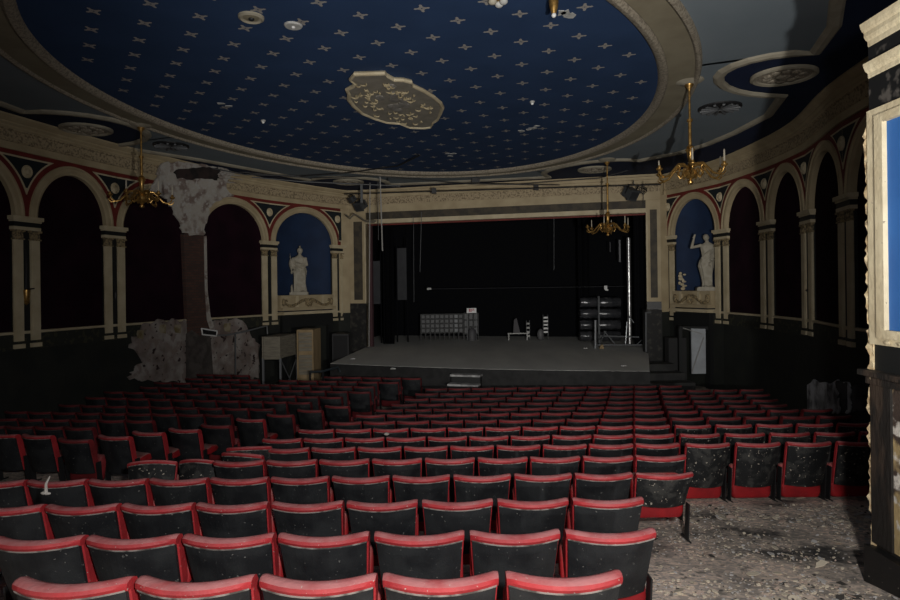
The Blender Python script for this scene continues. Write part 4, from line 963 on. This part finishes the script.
# side steps down from the stage at right
t = thing('side_steps', 'dark steps descending from right end of the stage', 'steps', (5.9,16.5,-3.3))
for k in range(5):
    z = ZST-.15-.2*k; y = 18.2-.5*k; b = MB(); b.box(5.25+.12*k,6.6+.1*k,y-.5,y,z-.2,z); b.build('step', mat('dark_step', (.018,.018,.018), .8, col2=(.032,.032,.03), scale=4), t)
A = at(668,338,18.6); b = MB(); b.box(A.x,A.x+.55,18.55,18.9,-3.4,A.z); tag(b.build('equipment_box', mat('dusty_dark_box', (.022,.022,.022), .8)), 'dark upright box left of the pale door panel', 'box')

# ------------------------------------------------------------------ chandeliers
def chandelier(root, rod=1.5, s=1.0, narms=6, cand=True, phase=.0):
    # origin at the bottom finial
    b = MB(); b.lathe([(.24,.0),(.25,-.02),(.20,-.05),(.10,-.07),(.05,-.09)], (0,0,ZC_loc), 28); b.build('ceiling_rose', M['mouldplain'], root, local=True, smooth=True)
    b = MB(); b.lathe([(.09,-.03),(.07,-.10),(.03,-.16),(.015,-.2)], (0,0,ZC_loc), 14)
    b.lathe([(.028,.62),(.028,.75),(.028,ZC_loc-.75),(.05,ZC_loc-.74),(.05,ZC_loc-.70),(.02,ZC_loc-.69),(.018,ZC_loc-.1)], (0,0,0), 12)
    b.build('rod', M['brass'], root, local=True, smooth=True)
    b = MB(); b.lathe([(.01,0),(.045,.02),(.05,.05),(.02,.08),(.07,.12),(.12,.18),(.11,.24),(.06,.28),(.09,.31),(.06,.34),(.035,.38),(.045,.5),(.06,.58),(.085,.62),(.05,.64),(.07,.66),(.03,.7)], (0,0,0), 20)
    for k in range(10):
        a = 2*pi*k/10; c, d = cos(a), sin(a)
        b.tube([(.08*c,.08*d,.2),(.17*c,.17*d,.13),(.22*c,.22*d,.19),(.19*c,.19*d,.26),(.14*c,.14*d,.24)], [.012,.018,.018,.014,.008], 6)
    b.build('body', M['brass'], root, local=True, smooth=True)
    for k in range(narms):
        a = 2*pi*k/narms+phase; c, d = cos(a), sin(a)
        P = [(.05,.30),(.15,.36),(.26,.35),(.36,.25),(.46,.15),(.56,.12),(.64,.16),(.67,.24)]
        b = MB(); b.tube([(r*c*s,r*d*s,z) for r, z in P], [.02,.024,.024,.022,.022,.02,.017,.014], 8)
        b.tube([(r*c*s,r*d*s,z) for r, z in [(.26,.35),(.22,.28),(.28,.24),(.33,.28),(.30,.31)]], .010, 6)
        b.tube([(r*c*s,r*d*s,z) for r, z in [(.56,.12),(.64,.10),(.70,.15),(.68,.19)]], [.014,.014,.01,.006], 6)
        b.lathe([(.02,.22),(.055,.25),(.06,.27),(.03,.28),(.025,.32)], (.67*c*s,.67*d*s,0), 10)
        o = b.build('arm', M['brass'], root, local=True, smooth=True)
        if cand and k % 4 != 3:
            b = MB(); b.lathe([(.017,.31),(.014,.50),(.004,.53)], (.67*c*s,.67*d*s,0), 8); b.build('candle', M['candle'], o, local=True)
for (px, py, Y, lab, ph) in ((690.5,184.5,10.68,'large brass candle arm chandelier on the right, hanging from slate ceiling',.2),(142,208,13.05,'brass candle arm chandelier hanging on the left before the arches',.5),(608,236,17.3,'small distant brass chandelier hanging in front of dark stage',.1)):
    p = at(px, py, Y); ZC_loc = ZC-p.z
    root = thing('chandelier', lab, 'chandelier', tuple(p)); chandelier(root, s=.9, phase=ph)

# ------------------------------------------------------------------ rigging pipe, lamps, cables, ropes
t = thing('lighting_bar', 'long thin black lighting bar across the top of proscenium', 'lighting bar', at(500,190,19.6))
b = MB(); b.tube([tuple(at(344,194,21.2)),tuple(at(661,184.5,18.9))], .02, 8); b.build('bar', M['iron'], t)
b = MB(); b.tube([tuple(at(383,180,21)),tuple(at(440,182.5,20.6)),tuple(at(520,184,20)),tuple(at(600,178,19.5)),tuple(at(655,163,18.8))], .012, 6); b.build('cable', M['iron'], t)
for x in (434,536): 
    p = at(x,191-(x-434)*.035,20.4); b = MB(); b.box(p.x-.08,p.x+.08,p.y-.06,p.y+.06,p.z-.09,p.z+.09); b.build('clamp', M['iron'], t)
def bezier_wire(pts, r, label, m=None):
    b = MB(); sp_ = []
    P = [Vector(p) for p in pts]
    for i in range(len(P)-1):
        for k in range(5): sp_.append(P[i].lerp(P[i+1], k/5))
    sp_.append(P[-1]); b.tube([tuple(p) for p in sp_], r, 6)
    return tag(b.build('cable', m or M['iron']), label, 'cable')
bezier_wire([at(200,166,17.5),at(245,174.5,18),at(300,176,18.5),at(345,173,18.3),at(398,166,17.5),at(420,155,15.5)], .018, 'black cable sagging under the ceiling left of centre')
bezier_wire([at(240,172,18.2),at(310,178,18.8),at(376,176,18.8),at(470,184,19.6),at(560,185,19.6)], .014, 'thin black cable strung below the oval ceiling rim')
bezier_wire([at(240,176,19),at(300,181.5,19.4),at(400,186,20.2)], .02, 'pale conduit above the left end of proscenium', M['frameG'])
p = at(476,180.5,19.8)
b = MB(); b.box(p.x-.14,p.x+.12,p.y-.1,p.y+.1,p.z-.08,p.z+.07); b.box(p.x+.05,p.x+.14,p.y-.1,p.y+.1,p.z+.05,p.z+.12); tag(b.build('junction_box', M['iron']), 'small black box hanging on the cable above stage', 'box')
def stage_lamp(px, py, Y, label, ang, s=1, drop_y=None):
    p = at(px, py, Y); t = thing('stage_light', label, 'stage light', tuple(p))
    R = Matrix.Translation(p) @ Matrix.Rotation(ang, 4, 'Z') @ Matrix.Rotation(radians(35), 4, 'X')
    b = MB(); b.box(-.17*s,.17*s,-.16*s,.16*s,-.15*s,.15*s, R); b.box(-.2*s,.2*s,-.20*s,-.16*s,-.18*s,.18*s, R); b.build('housing', mat('dark_lamp_housing', (.05,.055,.06), .5), t)
    b = MB(); 
    for q in (-.21,.20): b.box(q*s,(q+.015)*s,-.02,.02,-.02,.28*s, R)
    b.box(-.21*s,.215*s,-.02,.02,.27*s,.285*s, R); b.build('yoke', M['iron'], t)
    b = MB(); b.box(-.14*s,.14*s,-.215*s,-.2*s,-.12*s,.12*s, R); b.build('lens', M['glassG'], t)
    top = R @ Vector((0,0,.28*s)); b = MB(); b.tube([tuple(top),(top.x,top.y,at(px, drop_y or py-12, Y).z)], .015, 6); b.build('hanger', M['iron'], t)
stage_lamp(630,193,19.3,'black stage light hanging at right end of proscenium',.5)
stage_lamp(361,205,21.2,'black stage light clamped at left end of proscenium',-.6, .9, 194)
stage_lamp(352.5,199,21.2,'smaller round black lamp beside left stage light',-.9, .6, 194)
p = at(643,190,19.3); b = MB()
for k in range(6):
    a = k*1.1; b.tube([(p.x+.12*cos(a),p.y,p.z+.12*sin(a)),(p.x+.14*cos(a+.6),p.y+.03,p.z+.14*sin(a+.6)),(p.x+.05*cos(a+1.4),p.y,p.z+.05*sin(a+1.4))], .018, 5)
b.tube([(p.x,p.y,p.z),(p.x+.02,p.y,p.z-.45)], .01, 5); b.tube([(p.x,p.y,p.z),(p.x,p.y,p.z+.3)], .01, 5)
tag(b.build('cable_coil', M['iron']), 'tangled black cable coil beside right stage light', 'cable')
p = at(361.5,181,20.6); q = at(361.5,203,20.6)
tag(MB().box(p.x-.04,p.x+.04,p.y-.04,p.y+.04,q.z,ZC).build('drop_pole', M['frameG']), 'grey pole hanging from ceiling by the left stage lights', 'pole')
for (x0, y0, x1, y1, Y, r, lab) in ((380,174,382.5,251,19.6,.022,'thicker pale cord hanging before left part of stage'),(370,182,369,347,20.8,.018,'long thin pale cord hanging at left edge of stage'),(378,182,378.5,240,20.2,.010,'thin dark cord beside the thicker hanging cord'),(421.5,212,420,272,20.5,.010,'thin faint cord hanging inside the left of stage'),(554,210,554,270,21,.008,'thin faint cord hanging inside the centre of stage'),(413.5,217,414,302,21,.008,'faint vertical wire left of the stage centre')):
    tag(MB().tube([tuple(at(x0,y0,Y)),tuple(at(x1,y1,Y))], r, 6).build('hanging_cord', M['rope'] if r > .015 else M['frameG']), lab, 'cord')
b = MB(); b.tube([tuple(at(346,215,21.2)),tuple(at(350,218.5,21.1)),tuple(at(354,214,21.1)),tuple(at(358,216,21.1)),tuple(at(366,221.5,21.0)),tuple(at(376,221,21.0))], .035, 6); b.ell(tuple(at(371.5,222,21)), .12,.06,.04)
tag(b.build('cable_bundle', mat('dusty_cable', (.14,.12,.09), .8)), 'dusty cable bundle at top left corner of stage opening', 'cable')

# ------------------------------------------------------------------ near right pier wall
XW, YE = 3.10, 4.40
def wbox(mb, o0, o1, y0, y1, z0, z1): mb.box(XW-o1, XW-o0, y0, y1, z0, z1)
mb = MB(); mb.mi = 0; wbox(mb, -.35, 0, 1.2, YE, -2.4, -.66); mb.mi = 1; wbox(mb, -.35, 0, 1.2, YE, -.66, 1.90)
mb.mi = 0; wbox(mb, -.35, 0, -4, 1.2, -2.4, 1.90)
struct(mb.build('wall_right', [M['woodblack'], M['blackpaint']]), 'near right wall stub ending in a broken edge', 'wall')
t = thing('pier_entablature', 'cream cornice and moulding on top of near right pier', 'cornice', (XW-.1,3.6,1.2))
def run_profile(prof, name):
    b = MB(); vs = []
    for y, k in ((1.2,0),(YE,1)):
        for o, z in prof: vs.append((XW-o, y+k*o*.6, z))
    n = len(prof); b.add(vs, [(q,q+1,n+q+1,n+q) for q in range(n-1)])
    e = MB(); vs = [(XW-o, YE+o*.6, z) for o, z in prof]+[(XW+.3, YE, z) for o, z in prof]
    b.add(vs, [(q,q+1,n+q+1,n+q) for q in range(n-1)])
    return b.build(name, M['cream2'], t)
run_profile([(0,1.71),(.010,1.73),(.012,1.765),(.022,1.78),(.030,1.80),(.030,1.83),(.040,1.845),(.048,1.87),(.052,1.90),(-.02,1.905)], 'cornice')
run_profile([(0,1.485),(.012,1.50),(.012,1.53),(.026,1.55),(.034,1.58),(.038,1.605),(-.02,1.615)], 'lower_moulding')
b = MB(); wbox(b, 0, .012, 1.2, YE, 1.25, 1.49); wbox(b, 0, .012, 1.2, YE, 1.61, 1.72); b.build('marbled_band', mat('black_marbled_band', (.012,.012,.012), .4, col2=(.10,.09,.08), scale=7, lo=.58, hi=.66, detail=10, world=True), t)
t = thing('blue_wall_panel', 'bright blue painted panel in cream frame on near right pier', 'wall panel', (XW,3.4,.3))
b = MB(); wbox(b, 0, .015, 1.3, 4.22, -.34, 1.13); b.build('panel', M['brightblue'], t)
b = MB()
for (y0, y1, z0, z1, o) in ((4.30,YE,-.45,1.25,.03),(4.22,4.30,-.40,1.19,.05),(1.2,4.22,1.13,1.19,.05),(1.2,4.30,1.19,1.25,.03),(1.2,4.22,-.40,-.34,.05),(1.2,4.30,-.45,-.40,.03)): wbox(b, 0, o, y0, y1, z0, z1)
b.build('frame', M['cream2'], t)
b = MB()
for k in range(22): b.ell((XW-.045, 4.2-.13*k, -.425), .012,.03,.014, 6, 4)
b.build('beading', M['cream2'], t)
t = thing('pier_dado', 'black peeling dado panel with cap rail on near pier', 'dado', (XW-.05,3.4,-2.2))
b = MB(); wbox(b, 0, .05, 1.2, YE+.02, -.74, -.68); wbox(b, 0, .09, 1.2, YE+.05, -.68, -.64); b.build('cap_rail', M['woodblack'], t)
b = MB(); wbox(b, 0, .03, 4.20, YE, -1.9, -.74); b.build('stile', M['woodblack'], t)
b = MB(); wbox(b, 0, .012, 1.2, 4.2, -1.9, -.74); b.build('peeling_panel', M['peel'], t)
t = tag(MB().box(XW-.07, XW, 1.2, YE+.03, -2.35, -1.93).build('baseboard_right', M['skirt']), 'black skirting board at foot of near right pier', 'baseboard', kind='structure')
# ragged plaster edge
b = MB(); rr = random.Random(11); vs = []; zs_ = [-1.95+.03*k for k in range(104)]
prev = .04
for z in zs_:
    j = .012+.045*rr.random()*(1.0 if z > -1.7 else .5)
    if -.35 < z < -.2 or z > 1.17: j *= .6
    vs += [(XW-.004-rr.random()*.008, YE-.01, z), (XW-.01-rr.random()*.02, YE+j, z), (XW+.10, YE+j*1.3, z), (XW+.12, YE-.01, z)]
n = len(zs_); b.add(vs, [(4*i+k,4*i+4+k,4*i+4+(k+1) % 4,4*i+(k+1) % 4) for i in range(n-1) for k in range(4)]+[(0,1,2,3),tuple(range(4*n-4,4*n))])
tag(b.build('broken_plaster_edge', M['lath']), 'jagged broken cream plaster edge of the near right pier', 'damaged plaster')
# rear wall, closing the room behind the camera
struct(MB().box(-10.1,3.4,-4.3,-4.1,-3.4,ZC).build('wall_rear', M['dado']), 'rear auditorium wall', 'wall')

# ------------------------------------------------------------------ seats
SP = .5565; SW = .524
def seat_meshes(H, hb, panel, openseat=False, redm='red', sag=.088, lean=.14):
    """returns list of (name, object); origin: on floor under back-top centre; top of back at z=H"""
    parts = []
    def S(u, t, h):     # u in -1..1, t thickness (toward stage), h height below top (positive down)
        wtap = (SW/2)*(1-.10*h/hb)
        return (u*wtap, sag*u*u+t+lean*h/hb*1.0, H-h-.012*(1-u*u)*0)
    def sweep(prof, us, name, m, ends=True, rnd_top=False, umax=1.0, smooth=True):
        b = MB(); n = len(us); q = len(prof); vs = []
        for u in us:
            e = max(0, (abs(u)-.9)/.1)
            for (t_, h) in prof:
                hh = h+(.006*e*e if (rnd_top and h < .06) else 0); tt = t_*(1-.10*e*e) if rnd_top else t_
                vs.append(S(u*umax, tt, hh))
        fs = [(i*q+k,(i+1)*q+k,(i+1)*q+(k+1) % q,i*q+(k+1) % q) for i in range(n-1) for k in range(q)]
        fs += [tuple(range(q))[::-1], tuple(range((n-1)*q, n*q))]
        b.add(vs, fs); return b.build(name, m, None, local=True, smooth=smooth)
    us = [-1,-.97,-.92,-.8,-.6,-.4,-.2,0,.2,.4,.6,.8,.92,.97,1]
    # cushion wraps over the top
    thin = .5 if panel is M['black_worn'] else 1
    prof = [(-.016,.042),(-.022,.022),(-.012,.005),(.012,-.004),(.045,-.004),(.075,.008),(.092,.04),(.10,.15),(.09,hb*.8),(.06,hb),(.014,hb),(.012,.046)]
    prof = [(t_*thin if t_ > .03 else t_, h) for t_, h in prof]
    parts.append(sweep(prof, us, 'backrest', M[redm], rnd_top=True))
    prof = [(-.010,.046),(.011,.046),(.011,hb),(-.010,hb-.004),(-.014,hb*.6),(-.014,.10)]
    parts.append(sweep(prof, us, 'back_panel', panel, umax=.965, smooth=False))
    parts.append(sweep([(-.021,.040),(-.012,.037),(-.012,.047),(-.020,.047)], us, 'edging', M['trim' if redm == 'red' else 'trimdark'], umax=.97, smooth=False))
    # cushion (tipped up or open)
    b = MB(); n = len(us); rings = []
    def cush(pts3):   # list of (y,z) profile closed
        vs = []
        for u in us:
            e = max(0, (abs(u)-.85)/.15); 
            cy = sum(p[0] for p in pts3)/len(pts3); cz = sum(p[1] for p in pts3)/len(pts3)
            for (y, z) in pts3:
                k = 1-.22*e*e; vs.append((u*(.255 if thin == 1 else .236), cy+(y-cy)*k, cz+(z-cz)*k))
        q = len(pts3)
        b.add(vs, [(i*q+k,(i+1)*q+k,(i+1)*q+(k+1) % q,i*q+(k+1) % q) for i in range(n-1) for k in range(q)]+[tuple(range(q))[::-1],tuple(range((n-1)*q,n*q))])
    if openseat:
        zb = H-.44
        cush([(.20,zb),(.24,zb+.08),(.45,zb+.115),(.58,zb+.09),(.62,zb+.04),(.58,zb),(.4,zb-.02)])
    else:
        zb = H-hb-(.155 if hb < .5 else .185)
        y0 = lean+sag+.035
        cush([(y0,zb+.02),(y0-.02,zb+.07),(y0+.02,zb+.36),(y0+.06,zb+.42),(y0+.12,zb+.41),(y0+.14,zb+.33),(y0+.11,zb+.05),(y0+.05,zb)])
    parts.append(b.build('seat', M['redseat' if redm == 'red' else redm], None, local=True, smooth=True))
    for sg in (-1, 1):
        b = MB(); x0, x1 = sorted((sg*.2655, sg*.2775)); y0 = sag+lean*.5
        b.hexa([(x0,y0+.02,0),(x1,y0+.02,0),(x1,y0+.24,0),(x0,y0+.24,0)], [(x0,y0+.02,.02),(x1,y0+.02,.02),(x1,y0+.24,.02),(x0,y0+.24,.02)])
        b.hexa([(x0,y0+.08,.02),(x1,y0+.08,.02),(x1,y0+.16,.02),(x0,y0+.16,.02)], [(x0,y0+.04,H-.34),(x1,y0+.04,H-.34),(x1,y0+.12,H-.34),(x0,y0+.12,H-.34)])
        parts.append(b.build('leg', M['iron'], None, local=True))
    return parts
PROTO = {}
def proto(kind):
    if kind not in PROTO:
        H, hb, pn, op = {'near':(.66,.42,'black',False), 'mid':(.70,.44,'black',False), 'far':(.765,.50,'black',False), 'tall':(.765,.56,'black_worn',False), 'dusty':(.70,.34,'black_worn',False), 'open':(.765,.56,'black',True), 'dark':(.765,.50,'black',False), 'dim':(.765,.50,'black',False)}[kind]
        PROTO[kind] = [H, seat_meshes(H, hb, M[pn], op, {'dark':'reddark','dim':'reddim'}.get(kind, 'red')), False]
    return PROTO[kind]
seat_specs = []   # (kind, x, y, rz, label, group, tilt)
def add_seat(kind, x, y, label, group, rz=0, tilt=0): seat_specs.append((kind, x, y, rz, label, group, tilt))
EDGE = lambda px, Y: sray(px, 400)[0]*Y+SW/2
ROWN = ['first','second','third','fourth','fifth','sixth','seventh','eighth','ninth','tenth','eleventh','twelfth','thirteenth','fourteenth','fifteenth','sixteenth','seventeenth']
CNT = ['rightmost','second from right','third from right','fourth from right','fifth from right','sixth from right','seventh from right','eighth from right','ninth from right','tenth from right','eleventh from right','twelfth from right','thirteenth from right','fourteenth from right','fifteenth from right','sixteenth from right','seventeenth from right','eighteenth from right','nineteenth from right','twentieth from right','twenty-first from right','twenty-second from right','twenty-third from right','twenty-fourth from right']
def wallx_r(y):
    for (x0, y0), (x1, y1) in zip(RP, RP[1:]):
        if y0 <= y <= y1: return x0+(x1-x0)*(y-y0)/(y1-y0)
    return RP[0][0]+(y-RP[0][1])*.6
rows = [ # Y, reference left-edge px, min x px, max x px, kind
 (2.65,505,-90,520,'near'), (3.43,566,-90,580,'near'), (4.38,573,-90,590,'near'), (5.43,637,-90,645,'mid'), (6.27,637,205,645,'far'),
 (7.15,636.5,255,905,'far'), (8.0,636,258,880,'far'), (8.88,635.5,290,890,'far'), (9.78,635.5,320,880,'far'), (10.72,635.5,348,860,'far')]
ORDINARY = 'tip-up theatre seats in the main block'
Ys = [r[0] for r in rows]
for k, Yq in enumerate((11.55,12.3,13.0,13.65,14.3)): rows.append((Yq, 635.5, 366+14*k, 0, 'far'))
for ri, (Y, ref, xmin, xmax, kind) in enumerate(rows):
    x0 = EDGE(ref, Y); xs = []
    k = -40
    for k in range(-40, 40):
        x = x0+k*SP+(.05*k if ri >= 5 and k > 0 else 0); pxl = 450+(x-SW/2)/Y*600
        if xmax: ok = xmin <= pxl <= xmax
        else: ok = pxl >= xmin and x < wallx_r(Y)-.75 and Y < 15.25-.27*(x-5.05)-.75
        if ri >= 5 and x > wallx_r(Y)-.45: ok = False
        if Y > 14.6 and -.3 < x < 1.5: ok = False
        if ok: xs.append(x)
    xs.sort(reverse=True)
    for ci, x in enumerate(xs):
        kd = kind; what = 'red topped black seat'
        pxl = 450+x/Y*600
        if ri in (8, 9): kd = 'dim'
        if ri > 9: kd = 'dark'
        if ri == 3 and ci == 0: kd = 'dusty'; what = 'scuffed black seat with red cushion showing'
        if ri == 5 and pxl > 690: kd = 'tall'; what = 'high backed black seat, red cushion showing'
        if ri in (6, 7) and pxl > 690: kd = 'tall'; what = 'high backed black seat with red rim'
        add_seat(kd, x, Y, '%s, %s in %s row from the camera' % (what, CNT[ci], ROWN[ri]), ORDINARY, rz=random.uniform(-.015,.015))
# left block: seats along the diagonal aisle
dg = [(-20,433),(14,434),(50,438),(91,435),(126,431),(163,428),(196,424),(232,418),(263,413.5),(294,409),(322,405)]
names_d = ['leftmost','second from left','third from left','fourth from left','fifth from left','sixth from left','seventh from left','eighth from left','ninth from left','tenth from left','eleventh from left']
dpos = []
for i, (px, py) in enumerate(dg):
    Y = 8.0
    for _ in range(60):
        a, b_ = sray(px+15, py); Y = .5*Y+.5*(zt(Y)/b_)
    x = sray(px, py)[0]*Y+SW/2; dpos.append((x, Y))
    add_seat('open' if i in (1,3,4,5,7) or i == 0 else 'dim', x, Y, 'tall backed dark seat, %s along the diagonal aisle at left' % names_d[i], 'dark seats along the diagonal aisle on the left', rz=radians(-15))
PHI = radians(-11)
def wallx_l(y):
    for (x0, y0), (x1, y1) in zip(LP, LP[1:]):
        if y0 <= y <= y1: return x0+(x1-x0)*(y-y0)/(y1-y0)
    return LP[0][0]
for k in range(11):
    Yk = 9.55+(.93*k if k < 4 else 3.72+.74*(k-4)); j = 0; xs = []
    for q in range(-30, 30):
        x = -6+q*SP*cos(PHI); y = Yk+q*SP*sin(PHI)
        if x < wallx_l(y)+.32: continue
        # beyond the diagonal line
        dline = 8.6+(x+6)*1.05 if x < -2.3 else 12.5+(x+2.3)*2.2
        if y < dline+.75: continue
        if x > -3.0+(y-6.3)*.235: continue
        if y > 15.3-.27*(x-4.95)-.8: continue
        px = 450+x/y*600
        if px < -25: continue
        if 255 < px < 325 and y > 16.0: continue
        xs.append((x, y))
    xs.sort()
    for ci, (x, y) in enumerate(xs):
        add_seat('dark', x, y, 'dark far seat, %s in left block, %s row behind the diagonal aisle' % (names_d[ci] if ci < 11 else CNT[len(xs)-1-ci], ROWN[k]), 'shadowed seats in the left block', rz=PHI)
# broken leaning seats
for (px, py, Y, rz, tilt, lab) in ((112,463,6.2,.1,-.55,'collapsed seat leaning back beside the diagonal seats, leftmost'),(153,461,6.3,-.15,-.6,'collapsed seat with worn edge, middle of the toppled group'),(200,453,6.5,-.25,-.4,'toppled seat with red cushion corner left of main block'),(222,447,6.9,.12,-.3,'tilted seat back just left of the main block')):
    x = sray(px, py)[0]*Y+SW/2; add_seat('dusty', x, Y, lab, 'toppled seats at left', rz, tilt)
seat_specs.sort(key=lambda s: s[2])
print('SEATS', len(seat_specs), flush=True)
IND = seat_specs[:300]; REST = seat_specs[300:]
for (kd, x, y, rz, label, group, tilt) in IND:
    H, parts, used = proto(kd)
    root = thing('theatre_seat', label, 'theatre seat', (x, y-.035, zt(y)-H-lerp([(2.65,.05),(3.5,.038),(7,.028),(20,.02)], y)), rz, group)
    if tilt: root.rotation_euler = (tilt, 0, rz); root.location.z += .06
    for p in parts:
        if not used: o = p
        else: o = p.copy(); COL.objects.link(o)
        o.parent = root
    PROTO[kd][2] = True
if REST:
    b = MB(); 
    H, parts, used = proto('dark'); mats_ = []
    for (kd, x, y, rz, label, group, tilt) in REST:
        Mx = Matrix.Translation((x, y, zt(y)-H)) @ Matrix.Rotation(rz, 4, 'Z')
        for p in parts:
            mm = p.data.materials[0]
            if mm not in mats_: mats_.append(mm)
            b.mi = mats_.index(mm); b.add([Mx @ v.co for v in p.data.vertices], [tuple(f.vertices) for f in p.data.polygons])
    tag(b.build('far_theatre_seats', mats_, smooth=True), 'mass of dark theatre seats farthest away before the stage', 'theatre seats', kind='stuff')

# white rag on a seat back and on another one
for (px, py, Y, lab) in ((46,489,4.3,'grey white rag hanging on a seat back at left'),(386.5,434,7.9,'small white scrap lying on top of a seat back')):
    p = at(px, py, Y); b = MB()
    if px < 100: b.tube([tuple(at(50,476,Y)),tuple(at(46,484,Y-.04)),tuple(at(46,494,Y-.05))], [.004,.008,.012], 5); b.ell(tuple(at(46,491,Y-.05)), .012,.012,.03, 8, 6); b.ell(tuple(at(44,493,Y-.05)), .022,.015,.012, 7, 5); b.ell(tuple(at(48,493.5,Y-.05)), .02,.012,.010, 7, 5)
    else: b.ell(tuple(p), .035,.03,.022, 8, 5)
    tag(b.build('rag', M['plaster'], smooth=True), lab, 'litter')

# ------------------------------------------------------------------ floor debris
rr = random.Random(21); b = MB()
def flake(mb, x, y, s, lift):
    n = rr.randint(4,7); z = zf(y)+lift; tx, ty = rr.uniform(-.35,.35), rr.uniform(-.35,.35); a0 = rr.uniform(0,6)
    P = []
    for i in range(n):
        a = a0+2*pi*i/n; r = s*rr.uniform(.6,1.2); dx, dy = r*cos(a), r*sin(a)*.8; P.append((x+dx, y+dy, z+tx*dx+ty*dy+abs(tx*s)*.7+.004))
    mb.hexa([(p[0],p[1],p[2]-.003) for p in P], P)
for k in range(11000):
    y = 1.8+5.4*(rr.random()**1.1); lim = .55+.0*y
    x = rr.uniform(.9 if y < 5 else .8, min(5.3, 3.0 if y < 4.5 else 5.6))
    if y > 5.2 and x < 1.65: continue
    clus = sin(x*3.1+y*1.7)*cos(y*2.3-x*1.1)
    if rr.random() > .55+.45*clus: continue
    b.mi = rr.choice((0,0,0,1,1,2,3)); s = rr.choice((.005,.007,.009,.012,.017)) if rr.random() < .965 else rr.uniform(.025,.045)
    if y > 6.3: s *= 1.5
    flake(b, x, y, s, .001)
fm = [mat('flake_cream', (.66,.58,.45), .9), mat('flake_grey', (.5,.48,.46), .9), mat('flake_dark', (.05,.045,.04), .9), mat('flake_pink', (.52,.40,.33), .9)]
tag(b.build('plaster_flakes', fm), 'countless fallen paint and plaster flakes covering the aisle floor', 'debris', kind='stuff')
for (px, py, s, lab) in ((637,0,0,''),(837,544,.05,'large pale oval plaster chip on dark patch of aisle floor'),(800,500,.06,'pale plaster lump on floor behind the far seats'),(821,567,.055,'broad cream plaster chip near the pier'),(787,557,.05,'cream plaster chip at centre right of the aisle floor'),(753,576,.05,'tan plaster chip in the lower aisle floor'),(679,594,.05,'pale chip at the lower left of aisle floor')):
    if not s: continue
    a_, b_ = sray(px, py); Y = 4.0
    for _ in range(40): Y = .5*Y+.5*zf(Y)/b_
    m_ = MB(); flake(m_, a_*Y, Y, s, .012); tag(m_.build('plaster_chip', fm[0]), lab, 'plaster chip')

# ------------------------------------------------------------------ light, world, camera
def spot(name, loc, target, power, angle, blend, size, col, falloff):
    ld = bpy.data.lights.new(name, 'SPOT'); ld.energy = power; ld.spot_size = radians(angle); ld.spot_blend = blend; ld.shadow_soft_size = size; ld.color = col
    if falloff != 'Quadratic':
        ld.use_nodes = True; nt = ld.node_tree; em = nt.nodes.get('Emission'); lf = nt.nodes.new('ShaderNodeLightFalloff'); lf.inputs['Strength'].default_value = 1; nt.links.new(lf.outputs[falloff], em.inputs['Strength'])
    o = bpy.data.objects.new(name, ld); COL.objects.link(o); o.location = (loc[0],loc[1],loc[2]+E)
    d = Vector(target)-Vector(loc); o.rotation_euler = d.to_track_quat('-Z','Y').to_euler(); return o
spot('flash_beam', (1.15,0,-.5), (2.2,19,6.0), 200, 84, 1, .05, (1,.97,.92), 'Linear')
spot('near_boost_spot', (.4,-.2,.35), (.1,3.4,-2.0), 32, 118, 1, .08, (1,.97,.94), 'Linear')  # extra spot added to brighten the nearer seats
spot('core_boost_spot', (.4,-.2,.35), (.7,3.4,-1.2), 600, 165, .8, .08, (1,.97,.94), 'Quadratic')  # added spot that lifts the front seats, aisle floor and pier
spot('added_fill_spot', (-.3,-.2,.3), (1.0,19,4.0), 16, 96, 1, .3, (1,.97,.94), 'Linear')  # added weak fill, lifts the right side past the pier
w = bpy.data.worlds.new('World'); bpy.context.scene.world = w; w.use_nodes = True
w.node_tree.nodes['Background'].inputs[0].default_value = (.5,.6,.8,1); w.node_tree.nodes['Background'].inputs[1].default_value = .01
cd = bpy.data.cameras.new('camera'); cd.sensor_width = 36; cd.lens = 24; cd.shift_y = -12.5/900; cd.clip_start = .05; cd.clip_end = 200
cam = bpy.data.objects.new('camera', cd); COL.objects.link(cam); cam.location = (0,0,E)
cam.rotation_euler = (Matrix.Rotation(radians(90), 3, 'X') @ Matrix.Rotation(-ROLL, 3, 'Z')).to_euler()
sc = bpy.context.scene; sc.camera = cam
sc.view_settings.view_transform = 'Standard'; sc.view_settings.look = 'None'
sc.view_settings.exposure = 0
